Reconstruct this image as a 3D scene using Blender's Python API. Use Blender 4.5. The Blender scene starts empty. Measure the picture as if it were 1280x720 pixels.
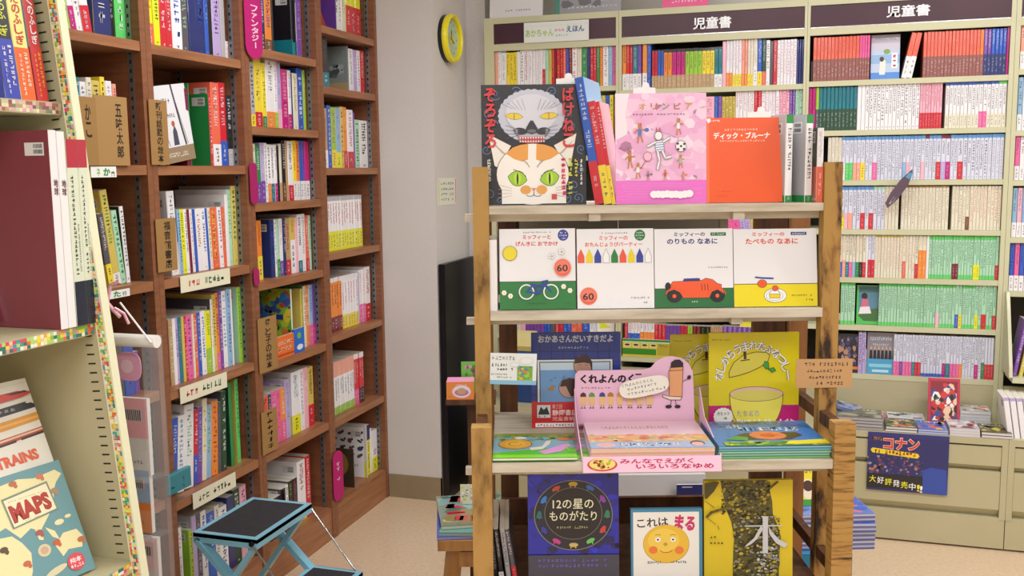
import bpy, math, random, re
from mathutils import Vector, Matrix
from mathutils.geometry import tessellate_polygon
random.seed(7)
# ---------------------------------------------------------------- camera, world, lights, exposure
FPX = 1220.0; EYE = 1.45
YAW = math.atan(385/FPX); PITCH = math.atan(150/FPX); ROLL = math.radians(0.68)
CF = Vector((-math.sin(YAW)*math.cos(PITCH), math.cos(YAW)*math.cos(PITCH), -math.sin(PITCH)))
R0 = Vector((math.cos(YAW), math.sin(YAW), 0)); AH = Vector((-math.sin(YAW), math.cos(YAW), 0))
U0 = R0.cross(CF)
CR = math.cos(ROLL)*R0 - math.sin(ROLL)*U0
CU = math.sin(ROLL)*R0 + math.cos(ROLL)*U0
CAM = Vector((0, 0, EYE))
C = bpy.context.scene.collection
cd = bpy.data.cameras.new('camera'); cam = bpy.data.objects.new('camera', cd); C.objects.link(cam)
cd.sensor_width = 36; cd.lens = 36*FPX/1280; cd.clip_start = 0.05
cam.matrix_world = Matrix.Translation(CAM) @ Matrix((CR, CU, -CF)).transposed().to_4x4()
bpy.context.scene.camera = cam
sc = bpy.context.scene
sc.view_settings.view_transform = 'Standard'; sc.view_settings.look = 'None'
sc.view_settings.exposure = 0.0; sc.view_settings.gamma = 1
w_ = bpy.data.worlds.new('world'); sc.world = w_; w_.use_nodes = True
w_.node_tree.nodes['Background'].inputs[0].default_value = (.9, .93, 1, 1)
w_.node_tree.nodes['Background'].inputs[1].default_value = 0.5
LAMP_W = 24.0
LAMPS = [(-0.55, 0.2), (1.15, 0.2), (-0.75, 2.45), (0.95, 2.45), (2.6, 2.45), (-.5,-1.6), (1.2,-1.6), (.35, 3.40)]
for lx, ly in LAMPS:
    ld = bpy.data.lights.new('lamp_light', 'AREA'); ld.shape = 'RECTANGLE'; ld.size = 1.2; ld.size_y = .22
    ld.energy = LAMP_W*(.4 if ly > 3 else 1.04); ld.color = (.965, .975, 1)
    lo = bpy.data.objects.new('lamp_light', ld); C.objects.link(lo); lo.location = (lx, ly, 2.60)

# ---------------------------------------------------------------- pixel -> place on a real plane
def ray(px, py): return CF*FPX + CR*(px-640) - CU*(py-360)
def on(px, py, axis, v):
    d = ray(px, py); t = (v-CAM[axis])/d[axis]; return CAM + d*t
FR = {'rack': (R0, AH, YAW), 'back': (Vector((1,0,0)), Vector((0,1,0)), 0.0), 'wood': (Vector((0,1,0)), Vector((-1,0,0)), math.pi/2)}
def fd(px, py, frame, dist):
    r, a, _ = FR[frame]; q = ray(px, py); t = dist/q.dot(a); p = CAM + q*t
    return p.dot(r), p.z, p
# ---------------------------------------------------------------- colours and materials
PAL = dict(w='EFEDF0', i='E6E0CC', g='B2B0B5', d='57545C', k='1C1A20', n='23306F', b='2D5CC2', s='90B9DD', t='1B7C8C', a='58C0CC',
 G='2A8C48', K='1E4A34', l='9CCB3B', y='F2DA3C', Y='E9E81C', o='F08C34', A='EA6A50', r='D02535', m='7A1C30', p='F2B6C6', M='C2127C',
 v='7B4CA8', L='BCA9DA', B='7A4A2A', T='BD9C72', e='AFDDBD', P='EC66A6', u='D6C05E', f='5FD06A', q='F2A58E', x='955A54', z='E9705C', h='5C9CDA', W='DADCEC')
NAMES = dict(w='white', i='cream', g='grey', d='dark grey', k='black', n='navy', b='blue', s='pale blue', t='teal', a='aqua', G='green',
 K='dark green', l='lime', y='yellow', Y='acid yellow', o='orange', A='salmon', r='red', m='maroon', p='pale pink', M='magenta', v='purple',
 L='lilac', B='brown', T='tan', e='mint', P='pink', u='mustard', f='bright green', q='peach', x='brown', z='salmon', h='sky blue', W='white')
def lin(c): return c/12.92 if c <= .04045 else ((c+.055)/1.055)**2.4
def mix(a, b, f):
    a, b = PAL.get(a, a), PAL.get(b, b); return ''.join('%02X' % round(int(a[i:i+2], 16)*(1-f)+int(b[i:i+2], 16)*f) for i in (0, 2, 4))
_cc = {}
def col(c):
    if c in _cc: return _cc[c]
    h = PAL.get(c, c); v = tuple(lin(int(h[i:i+2], 16)/255) for i in (0, 2, 4)) + (1.0,)
    _cc[c] = v; return v
def mat(name, base='CCCCCC', rough=.5, metal=0, attr=False, noise=None, bump=0, coat=0, trans=0, emit=0, alpha=1):
    m = bpy.data.materials.new(name); m.use_nodes = True; nt = m.node_tree; N = nt.nodes; L = nt.links
    b = N['Principled BSDF']; b.inputs['Roughness'].default_value = rough; b.inputs['Metallic'].default_value = metal
    b.inputs['Coat Weight'].default_value = coat; b.inputs['Coat Roughness'].default_value = .08
    b.inputs['Transmission Weight'].default_value = trans; b.inputs['Base Color'].default_value = col(base)
    b.inputs['Alpha'].default_value = alpha
    if emit: b.inputs['Emission Color'].default_value = col(base); b.inputs['Emission Strength'].default_value = emit
    tc = N.new('ShaderNodeTexCoord')
    if attr:
        a = N.new('ShaderNodeAttribute'); a.attribute_name = 'Col'; L.new(a.outputs['Color'], b.inputs['Base Color'])
    if noise:                                          # (scale xyz, colours, detail)
        mp = N.new('ShaderNodeMapping'); mp.inputs['Scale'].default_value = noise[0]
        nz = N.new('ShaderNodeTexNoise'); nz.inputs['Scale'].default_value = 1; nz.inputs['Detail'].default_value = noise[2]
        nz.inputs['Roughness'].default_value = .6
        rp = N.new('ShaderNodeValToRGB'); L.new(tc.outputs['Object'], mp.inputs[0]); L.new(mp.outputs[0], nz.inputs['Vector'])
        L.new(nz.outputs['Fac'], rp.inputs['Fac']); cols = noise[1]; e = rp.color_ramp.elements
        lo, hi = noise[3] if len(noise) > 3 else (.3, .7)
        e[0].position = lo; e[0].color = col(cols[0]); e[1].position = hi; e[1].color = col(cols[-1])
        for i, c in enumerate(cols[1:-1]):
            q = e.new(lo+(hi-lo)*(i+1)/(len(cols)-1)); q.color = col(c)
        L.new(rp.outputs[0], b.inputs['Base Color'])
        if bump:
            bp = N.new('ShaderNodeBump'); bp.inputs['Strength'].default_value = bump; bp.inputs['Distance'].default_value = .002
            L.new(nz.outputs['Fac'], bp.inputs['Height']); L.new(bp.outputs[0], b.inputs['Normal'])
    return m
PRINT = mat('printed_coated_paper', attr=True, rough=.36, coat=.45)
MATTE = mat('uncoated_paper', attr=True, rough=.75)
WOODL = mat('brown_laminate', rough=.45, noise=((6, 6, 60), ('744830', '88563A', '925F41'), 4))
WOODH = mat('brown_laminate_board', rough=.42, noise=((50, 4, 50), ('855538', '9B6745', 'A6724F'), 4))
CREAM = mat('cream_painted_steel', rough=.42, noise=((3, 3, 3), ('C8C6A2', 'CECCAA'), 2), coat=.1)
CREAMB = mat('cream_drawer_steel', rough=.45, noise=((3, 3, 3), ('B6AE8A', 'BDB592'), 2))
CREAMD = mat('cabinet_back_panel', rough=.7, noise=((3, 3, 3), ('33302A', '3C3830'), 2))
HEADM = mat('maroon_header_panel', rough=.4, noise=((4, 4, 4), ('3E1C2C', '48222F'), 2))
POST = mat('scorched_raw_timber', rough=.7, noise=((26, 26, 9), ('2E1C10', '7E5A2C', 'A67C40', 'B08848'), 5, (.36, .54)), bump=.5)
POSTL = mat('worn_raw_timber', rough=.7, noise=((22, 22, 9), ('6A4A22', '93703A', 'AC8446', 'B48C4C'), 5, (.32, .6)), bump=.5)
POSTR = mat('ridged_rough_timber', rough=.7, noise=((12, 12, 130), ('33200E', '86602E', 'AC8142', 'B68C4C'), 5, (.30, .55)), bump=.6)
DARKW = mat('dark_stained_timber', rough=.6, noise=((30, 30, 6), ('3A1F10', '5A351C', '70451F'), 4), bump=.3)
RAIL = mat('mid_brown_timber', rough=.6, noise=((25, 25, 5), ('6A3F20', '8E5C30', '9C693A'), 4), bump=.3)
BOARD = mat('pale_planed_board', rough=.65, noise=((5, 40, 40), ('AAA08C', 'C8BEAC', 'D6CEBE'), 4), bump=.3)
PLY = mat('pale_board_panel', rough=.7, noise=((3, 3, 3), ('B8B2A8', 'C0BAB0'), 3))
FLOORM = mat('speckled_vinyl_floor', rough=.28, noise=((70, 70, 70), ('BFA184', 'D3B899', 'DBC2A5'), 6, (.2, .6)))
WALLM = mat('woven_wallpaper', rough=.9, noise=((420, 420, 260), ('CFC8C4', 'DEDAD8'), 2), bump=.5)
WALLW = mat('white_wall', rough=.9, noise=((200, 200, 200), ('DCDAD4', 'E4E2DC'), 2))
BASEM = mat('olive_vinyl_skirting', rough=.6, noise=((9, 9, 9), ('8E7E62', '98886C'), 2))
CEILM = mat('ceiling_board', 'E8E6E0', .9)
BLACKM = mat('black_lacquer', '0C0C14', .35)
STEEL = mat('slotted_steel', '8A8A8C', .4, metal=.7)
CHROME = mat('chrome_rod', 'C8C8CC', .2, metal=1)
BLUEM = mat('pale_blue_painted_metal', rough=.35, noise=((4, 4, 4), ('7FB9CF', '88C1D6'), 2), coat=.3)
MATM = mat('black_ribbed_mat', rough=.8, noise=((400, 30, 30), ('1E1C20', '302E33'), 2), bump=.5)
CLEAR = mat('clear_acrylic', 'F4F6F8', .06, alpha=.06)
STOOLW = mat('varnished_stool_wood', rough=.35, noise=((30, 30, 5), ('93602A', 'B07A3C', 'B98444'), 4), coat=.3)
PLAST = mat('coloured_plastic', attr=True, rough=.3, coat=.2)
SLATE = mat('dark_slot', '1A1914', .8)
# ---------------------------------------------------------------- mesh builder
class MB:
    def __init__(s): s.v = []; s.f = []; s.c = []; s.M = Matrix.Identity(4); s.mi = []; s.cm = 0
    def face(s, pts, c):
        n = len(s.v); s.v += [s.M @ Vector(p) for p in pts]; s.f.append(tuple(range(n, n+len(pts)))); s.c.append(c); s.mi.append(s.cm)
    def box(s, x0, y0, z0, x1, y1, z1, c='w', cs=None):
        cs = cs or {}; p = [(x, y, z) for z in (z0, z1) for y in (y0, y1) for x in (x0, x1)]
        for k, q in (('b', (0, 2, 3, 1)), ('t', (4, 5, 7, 6)), ('f', (0, 1, 5, 4)), ('k', (2, 6, 7, 3)), ('l', (0, 4, 6, 2)), ('r', (1, 3, 7, 5))):
            s.face([p[i] for i in q], cs.get(k, c))
    def bar(s, a, b, w, h, c='w', up=(0, 0, 1)):           # rectangular bar from a to b
        a = Vector(a); b = Vector(b); d = (b-a).normalized(); u = Vector(up)
        x = d.cross(u)
        if x.length < 1e-4: x = d.cross(Vector((1, 0, 0)))
        x.normalize(); z = x.cross(d); q = [x*sx*w/2+z*sz*h/2 for sx, sz in ((-1, -1), (1, -1), (1, 1), (-1, 1))]
        A = [a+k for k in q]; B = [b+k for k in q]
        for i in range(4): s.face([A[i], A[(i+1) % 4], B[(i+1) % 4], B[i]], c)
        s.face(A[::-1], c); s.face(B, c)
    def tube(s, pts, r, c='w', n=8):
        pts = [Vector(p) for p in pts]; rings = []
        for i, p in enumerate(pts):
            d = (pts[min(i+1, len(pts)-1)]-pts[max(i-1, 0)]).normalized(); x = d.orthogonal().normalized()
            if i and abs(d.dot(px_)) < .99: x = (px_ - d*d.dot(px_)).normalized()
            px_ = x; y = d.cross(x)
            rings.append([p+x*math.cos(2*math.pi*k/n)*r+y*math.sin(2*math.pi*k/n)*r for k in range(n)])
        for A, B in zip(rings, rings[1:]):
            for k in range(n): s.face([A[k], A[(k+1) % n], B[(k+1) % n], B[k]], c)
        s.face(rings[0][::-1], c); s.face(rings[-1], c)
    def cyl(s, a, b, r, c='w', n=20): s.tube([a, b], r, c, n)
    def build(s, name, m, parent=None, M=None, smooth=False):
        me = bpy.data.meshes.new(name); me.from_pydata(s.v, [], s.f)
        ms = m if isinstance(m, (list, tuple)) else [m]
        for q in ms: me.materials.append(q)
        ca = me.color_attributes.new('Col', 'FLOAT_COLOR', 'CORNER'); buf = []
        for f, c in zip(s.f, s.c): buf += col(c)*len(f)
        ca.data.foreach_set('color', buf)
        if len(ms) > 1: me.polygons.foreach_set('material_index', s.mi)
        o = bpy.data.objects.new(name, me); C.objects.link(o)
        if parent is not None: o.parent = parent
        if M is not None: o.matrix_local = M
        return o
def tag(o, label, cat, group=None, kind=None):
    if label: o['label'] = label
    if cat: o['category'] = cat
    if group: o['group'] = group
    if kind: o['kind'] = kind
    return o
def thing(name, label, cat, M=None, group=None):
    o = bpy.data.objects.new(name, None); C.objects.link(o); o.empty_display_size = .05
    if M is not None: o.matrix_world = M
    return tag(o, label, cat, group)
def struct(name, mb, m, label=None):
    o = mb.build(name, m); o['kind'] = 'structure'
    if label: o['label'] = label
    return o
def bevel(o, w=.0015):
    b = o.modifiers.new('bevel', 'BEVEL'); b.width = w; b.segments = 2; b.limit_method = 'ANGLE'; return o
def TR(x, y, z, rz=0, rx=0, ry=0):
    return Matrix.Translation((x, y, z)) @ Matrix.Rotation(rz, 4, 'Z') @ Matrix.Rotation(rx, 4, 'X') @ Matrix.Rotation(ry, 4, 'Y')
# ---------------------------------------------------------------- lettering
_gl = {}
def glyph(s, bold=0.0):
    k = (s, bold)
    if k not in _gl:
        cu = bpy.data.curves.new('t', 'FONT'); cu.body = s; cu.size = 1; cu.resolution_u = 2; cu.fill_mode = 'FRONT'; cu.offset = bold
        ob = bpy.data.objects.new('t', cu); C.objects.link(ob); bpy.context.view_layer.update()
        me = bpy.data.meshes.new_from_object(ob.evaluated_get(bpy.context.evaluated_depsgraph_get()))
        v = [(q.co.x, q.co.y) for q in me.vertices]; f = [tuple(p.vertices) for p in me.polygons]
        bpy.data.objects.remove(ob); bpy.data.curves.remove(cu); bpy.data.meshes.remove(me)
        _gl[k] = (v, f)
    return _gl[k]
class Art:
    """flat print on a face; picture coordinates (x right, y down) run over x0..x1, y0..y1 and map to the face w x h (metres), at y = -eps"""
    def __init__(s, mb, w, h, x0, y0, x1, y1, M=None, step=.00005, e0=.0002):
        s.mb = mb; s.w = w; s.h = h; s.b = (x0, y0, x1, y1); s.M = M or Matrix.Identity(4); s.e = e0; s.step = step
        s.sx = w/(x1-x0); s.sy = h/(y1-y0)
    def p(s, x, y, cl=True):
        x0, y0, x1, y1 = s.b
        if cl: x = min(max(x, x0), x1); y = min(max(y, y0), y1)
        return s.M @ Vector(((x-x0)*s.sx, -s.e, (y1-y)*s.sy))
    def up(s): s.e += s.step
    def poly(s, pts, c):
        s.up(); P = [s.p(x, y) for x, y in pts]; n = len(s.mb.v)
        if len(P) <= 4: s.mb.face(P, c); return
        tri = tessellate_polygon([[Vector((x, y, 0)) for x, y in pts]])
        for t in tri: s.mb.face([P[i] for i in t], c)
    def rect(s, x0, y0, x1, y1, c): s.poly([(x0, y0), (x1, y0), (x1, y1), (x0, y1)], c)
    def grect(s, x0, y0, x1, y1, c): s.poly([(x0, y0), (x1, y0), (x1, y1), (x0, y1)], c)
    def ell(s, cx, cy, rx, ry, c, n=20, rot=0, a0=0, a1=360):
        r = math.radians(rot); P = []
        full = abs(a1-a0) >= 360; m = n if full else n+1
        for i in range(m):
            a = math.radians(a0+(a1-a0)*i/n); x = math.cos(a)*rx; y = math.sin(a)*ry
            P.append((cx+x*math.cos(r)-y*math.sin(r), cy+x*math.sin(r)+y*math.cos(r)))
        s.up(); pc = s.p(cx, cy)
        Q = [s.p(*q) for q in P]
        for i in range(len(Q)-(0 if full else 1)): s.mb.face([pc, Q[i], Q[(i+1) % len(Q)]], c)
    def oell(s, cx, cy, rx, ry, c, oc='k', ow=2, rot=0, n=20):
        s.ell(cx, cy, rx+ow, ry+ow, oc, n, rot); s.ell(cx, cy, rx, ry, c, n, rot)
    def line(s, pts, wd, c):
        s.up()
        for (x0, y0), (x1, y1) in zip(pts, pts[1:]):
            dx, dy = x1-x0, y1-y0; L = math.hypot(dx, dy) or 1; nx, ny = -dy/L*wd/2, dx/L*wd/2; ex, ey = dx/L*wd*.3, dy/L*wd*.3
            s.mb.face([s.p(x0+nx-ex, y0+ny-ey), s.p(x1+nx+ex, y1+ny+ey), s.p(x1-nx+ex, y1-ny+ey), s.p(x0-nx-ex, y0-ny-ey)], c)
    def opoly(s, pts, c, oc='k', ow=2): s.poly(pts, c); s.line(pts+[pts[0]], ow, oc)
    def arc(s, cx, cy, rx, ry, a0, a1, wd, c, n=10):
        s.line([(cx+rx*math.cos(math.radians(a0+(a1-a0)*i/n)), cy+ry*math.sin(math.radians(a0+(a1-a0)*i/n))) for i in range(n+1)], wd, c)
    def text(s, t, x0, y0, x1, y1, c, bold=0, rot=0, keep=False):
        v, f = glyph(t, bold)
        if not v: return
        s.up(); ax = min(q[0] for q in v); bx = max(q[0] for q in v); ay = min(q[1] for q in v); by = max(q[1] for q in v)
        cx, cy = (x0+x1)/2, (y0+y1)/2; kx = (x1-x0)/(bx-ax or 1); ky = (y1-y0)/(by-ay or 1)
        if keep: kx = ky = min(kx, ky)
        r = math.radians(rot); n = len(s.mb.v)
        for x, y in v:
            X = (x-(ax+bx)/2)*kx; Y = -(y-(ay+by)/2)*ky
            s.mb.v.append(s.mb.M @ s.p(cx+X*math.cos(r)-Y*math.sin(r), cy+X*math.sin(r)+Y*math.cos(r)))
        for g in f: s.mb.f.append(tuple(n+i for i in g)); s.mb.c.append(c); s.mb.mi.append(s.mb.cm)
    def vtext(s, t, cx, y0, y1, wd, c, bold=0):
        n = len(t); st = (y1-y0)/n
        for i, ch in enumerate(t):
            if ch.strip():
                k = .36 if ch in 'ーっゃァィャッ・ぃ' else .46
                if ch == 'ー': s.rect(cx-wd*.07, y0+st*(i+.1), cx+wd*.07, y0+st*(i+.9), c)
                else: s.text(ch, cx-wd*k, y0+st*(i+.5-k), cx+wd*k, y0+st*(i+.5+k), c, bold)
    def marks(s, x0, y0, x1, y1, c, ch=None, vertical=False, wt=.16):   # too small to read in the photograph: character-like strokes
        s.up(); wd, hh = x1-x0, y1-y0; size = (wd if vertical else hh); ch = ch or max(1, int((hh if vertical else wd)/(size*1.05)))
        for i in range(ch):
            if random.random() < .06: continue
            if vertical: bx, by, st = x0, y0+hh*i/ch, hh/ch
            else: bx, by, st = x0+wd*i/ch, y0, wd/ch
            a, b = (wd, st*.86) if vertical else (st*.86, hh)
            for k in range(random.choice((2, 3, 3))):
                if random.random() < .5: y = by+b*random.uniform(.1, .8); s.mb.face([s.p(bx+a*.1, y), s.p(bx+a*.9, y), s.p(bx+a*.9, y+b*wt), s.p(bx+a*.1, y+b*wt)], c)
                else: x = bx+a*random.uniform(.15, .75); s.mb.face([s.p(x, by+b*.1), s.p(x+a*wt, by+b*.1), s.p(x+a*wt*.7, by+b*.9), s.p(x-a*wt*.3, by+b*.9)], c)
    def blobs(s, x0, y0, x1, y1, cols, n, r0, r1, k=6):
        for i in range(n):
            if i % 6 == 0: s.up()
            cx, cy = random.uniform(x0, x1), random.uniform(y0, y1); r = random.uniform(r0, r1); c = random.choice(cols); a = random.random()*6
            s.mb.face([s.p(min(max(cx+r*random.uniform(.6, 1.2)*math.cos(a+j*6.283/k), x0), x1), min(max(cy+r*random.uniform(.5, 1)*math.sin(a+j*6.283/k), y0), y1)) for j in range(k)], c)
# ================================================================ the setting
WX = -1.803; PX = -1.553; PY = 3.857; UY = 4.18; BY = 3.90
b = MB(); b.box(-2.3, -3.0, -.05, 4.0, 4.6, 0); struct('floor', b, FLOORM, 'beige speckled vinyl floor')
b = MB(); b.box(-2.3, -3.0, 2.75, 4.0, 4.6, 2.80); struct('ceiling', b, CEILM)
b = MB(); b.box(-2.15, -3.0, 0, -2.1, PY, 2.75); struct('wall_left', b, WALLW)
b = MB(); b.box(-2.1, PY, 0, PX, 4.27, 2.75); struct('wall_pillar', b, WALLM, 'beige textured wallpaper pillar between the bookcases')
b = MB(); b.box(-2.1, 4.27, 0, -1.46, 4.50, 2.75); struct('wall_niche', b, WALLM)
b = MB(); b.box(-1.46, 4.50, 0, 4.0, 4.55, 2.75); struct('wall_back', b, WALLW)
b = MB(); b.box(3.95, -3.0, 0, 4.0, 4.5, 2.75); struct('wall_right', b, WALLW)
b = MB(); b.box(-2.1, -3.0, 0, 3.95, -2.95, 2.75); struct('wall_front', b, WALLW)
b = MB(); b.box(WX+.003, PY-.006, 0, PX+.006, PY, .105); b.box(PX, PY-.006, 0, PX+.006, 4.27, .105); struct('baseboard_pillar', b, BASEM)
for i, (lx, ly) in enumerate(LAMPS):
    t = thing('ceiling_light', 'white ceiling strip light with open reflector, %s' % ['above the camera left', 'above the camera right', 'over the brown bookcases', 'over the wooden rack', 'over the far right aisle', 'behind the camera left', 'behind the camera right', 'before the cream bookcases'][i], 'light', TR(lx, ly, 2.62), 'ceiling strip lights')
    b = MB(); b.box(-.63, -.13, .06, .63, .13, .13); b.build('housing', CREAM, t)
    for s in (-.06, .06):
        b = MB(); b.cyl((-.6, s, .035), (.6, s, .035), .014, 'w', 10); b.build('lamp_tube', CREAM, t)
# ================================================================ brown bookcases (front edges in the plane x = WX, rows along y)
WD = .27
CASES = [(1.852, 2.350, [1.783, 1.443, 1.115, .797, .472], 'leftmost brown bookcase'),
         (2.350, 2.846, [1.781, 1.441, 1.113, .783, .446], 'second brown bookcase'),
         (2.846, 3.350, [1.832, 1.571, 1.314, 1.046, .758, .446], 'third brown bookcase'),
         (3.350, 3.857, [1.965, 1.739, 1.431, 1.102, .777, .437], 'brown bookcase beside the pillar')]
for ya, yb, zs, nm in CASES:
    t = thing('bookcase', nm + ', wood-grain laminate with crowded shelves', 'bookcase', TR(WX, ya, 0), 'brown bookcases along the left wall')
    W = yb-ya-.001
    for y0 in (0, W-.0225):
        b = MB(); b.box(-WD, y0, 0, 0, y0+.0225, 2.3); bevel(b.build('side_panel', WOODL, t), .001)
    b = MB(); b.box(-WD-.006, 0, 0, -WD, W, 2.3); b.build('back_panel', WOODL, t)
    b = MB(); b.box(-WD, .0225, 0, -.004, W-.0225, .128); b.build('plinth', WOODH, t)
    for z in zs:
        b = MB(); b.box(-WD, .023, z, -.002, W-.023, z+.027); sb = bevel(b.build('shelf_board', WOODH, t), .0015)
        b = MB(); b.face([(-.045, W-.024, z-.001), (-.028, W-.024, z-.001), (-.028, W-.024, z-.014), (-.045, W-.024, z-.004)], 'g'); b.box(-.045, W-.040, z-.003, -.028, W-.024, z-.0002, 'g'); b.build('shelf_pin', STEEL, sb)
    b = MB(); b.box(-WD, .023, 2.27, -.002, W-.023, 2.3); b.build('top_board', WOODH, t)
    for xx in (-.035, -WD+.03):
        for side in (1, 0):
            b = MB(); yy = W-.0245 if side else .0225
            b.cm = 0; b.box(xx-.009, yy, .13, xx+.009, yy+.002, 2.26); b.cm = 1
            for k in range(84):
                z = .15+k*.025; q = yy-.0003 if side else yy+.0023
                b.face([(xx-.003, q, z), (xx+.003, q, z), (xx+.003, q, z+.010), (xx-.003, q, z+.010)], 'k')
            b.build('slotted_strip', [STEEL, SLATE], t)
# ================================================================ cream steel cabinets on the far side
def cream_unit(x0, x1, nm, ls, rs, shelves):
    t = thing('steel_bookcase', nm, 'bookcase', TR(x0, BY, 0), 'cream steel bookcases along the far side')
    W = x1-x0-.001; U = UY-BY; Dp = .29; zt = 2.105
    for a0, a1 in ((0, ls), (W-rs, W)):
        b = MB(); b.box(a0, U, .43, a1, U+Dp, zt); bevel(b.build('side_panel', CREAM, t), .001)
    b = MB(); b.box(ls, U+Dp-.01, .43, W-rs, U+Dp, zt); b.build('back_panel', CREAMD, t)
    b = MB(); b.box(ls, U+.001, 2.079, W-rs, U+Dp-.01, zt); b.build('top_panel', CREAM, t)
    b = MB(); b.box(ls, U+.001, 1.962, W-rs, U+.02, 1.991); b.build('header_rail', CREAM, t)
    b = MB(); b.box(ls, U+.006, 1.991, W-rs, U+.012, 2.079); b.build('header_panel', HEADM, t)
    b = MB(); b.box(ls+.002, U+.002, 1.991, W-rs-.002, U+.005, 1.994); b.build('header_trim', CHROME, t)
    for z in shelves:
        b = MB(); b.box(ls, U+.003, z-.021, W-rs, U+Dp-.012, z); bevel(b.build('shelf_board', CREAM, t), .0015)
    b = MB(); b.box(ls, U+.004, .43, W-rs, U+.02, .592-.021); b.build('lower_panel', CREAMB, t)
    # drawer base
    b = MB(); b.box(0, .001, .405, W, U+.003, .43); bevel(b.build('counter_top', CREAMB, t), .002)
    b = MB(); b.box(0, .03, .008, W, U+Dp, .405); b.build('base_body', CREAMB, t)
    for z0, z1 in ((.325, .398), (.158, .303)):
        b = MB(); b.box(.022, .004, z0, W-.022, .03, z1); dr = bevel(b.build('drawer', CREAMB, t), .0015)
        ga, gb = (.303, .325) if z0 > .3 else (.130, .158); b = MB(); b.face([(.022, .028, ga), (W-.022, .028, ga), (W-.022, .008, gb), (.022, .008, gb)], 'w'); b.build('drawer_grip', CREAMB, dr)
    for a0, a1 in ((0, .021), (W-.021, W)):
        b = MB(); b.box(a0, .001, .120, a1, .03, .405); b.build('stile', CREAMB, t)
    b = MB(); b.box(.001, .003, .008, W-.001, .03, .126); b.build('plinth', CREAMB, t)
    return t
SH = [1.781, 1.584, 1.385, 1.187, .991, .795, .593]
UA = cream_unit(-1.434, -.831, 'narrow cream steel bookcase with picture books behind the wooden rack, left end', .043, .0115, [1.795, 1.50, 1.25, .98, .70])
UB = cream_unit(-.831, -.0645, 'cream steel bookcase behind the wooden rack with white lettered header', .0115, .0105, [1.774, 1.585, 1.36, 1.05, .84, .62])
UC = cream_unit(-.0645, .691, 'cream steel bookcase right of the rack, full of novels in colour rows', .0105, .0165, SH)
UD = cream_unit(.691, 1.44, 'cream steel bookcase cut off at the right edge', .0165, .0165, [1.80, 1.57, 1.38, 1.16, .95, .70])
def flat_text(s, x0, x1, z0, z1, parent, M, c='w', name='lettering', bold=.02, m=PRINT):
    b = MB(); A = Art(b, x1-x0, z1-z0, 0, 0, 100, 100, Matrix.Translation((x0, 0, z0))); A.text(s, 0, 0, 100, 100, c, bold)
    return b.build(name, m, parent, M)
for U_, px0, px1, py0, py1 in ((UB, 866, 914, 19, 37), (UC, 1108, 1163, 4, 22)):
    a = on(px0, py1, 1, UY); c_ = on(px1, py0, 1, UY)
    flat_text('児童書', a.x-U_.location.x, c_.x-U_.location.x, a.z, c_.z, U_, Matrix.Translation((0, UY-BY+.0055, 0)))
# ================================================================ rows of books
ORD = ['first', 'second', 'third', 'fourth', 'fifth', 'sixth', 'seventh', 'eighth', 'ninth', 'tenth', 'eleventh', 'twelfth', 'thirteenth', 'fourteenth', 'fifteenth', 'sixteenth', 'seventeenth', 'eighteenth', 'nineteenth']
def ordn(i):
    if i < 19: return ORD[i]
    t, u = divmod(i+1, 10); T = ['', '', 'twenty', 'thirty', 'forty', 'fifty', 'sixty'][t]
    if u: return T + '-' + ORD[u-1]
    return {'twenty': 'twentieth', 'thirty': 'thirtieth', 'forty': 'fortieth', 'fifty': 'fiftieth', 'sixty': 'sixtieth'}[T]
class Tk:
    def __init__(s, tk):
        h = re.match(r'^(?:(\d+)\*)?([\d.]+):(\d+):([A-Za-z])(?:([A-Za-z])(\d\d))?', tk)
        if not h: raise ValueError(tk)
        g = lambda p: (lambda q: q[1] if q else None)(re.search(p, tk[h.end():]))
        t = re.search(r'\^([A-Za-z])(\d\d)', tk)
        s.d = {1: h[1], 2: h[2], 3: h[3], 4: h[4], 5: h[5], 6: h[6], 7: g(r'\.([A-Za-z])'), 8: t and t[1], 9: t and t[2], 10: g(r'#([A-Za-z])'), 11: g(r'/(-?[\d.]+)'), 12: g(r'@(\d+)')}
    def __getitem__(s, i): return s.d[i]
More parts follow.
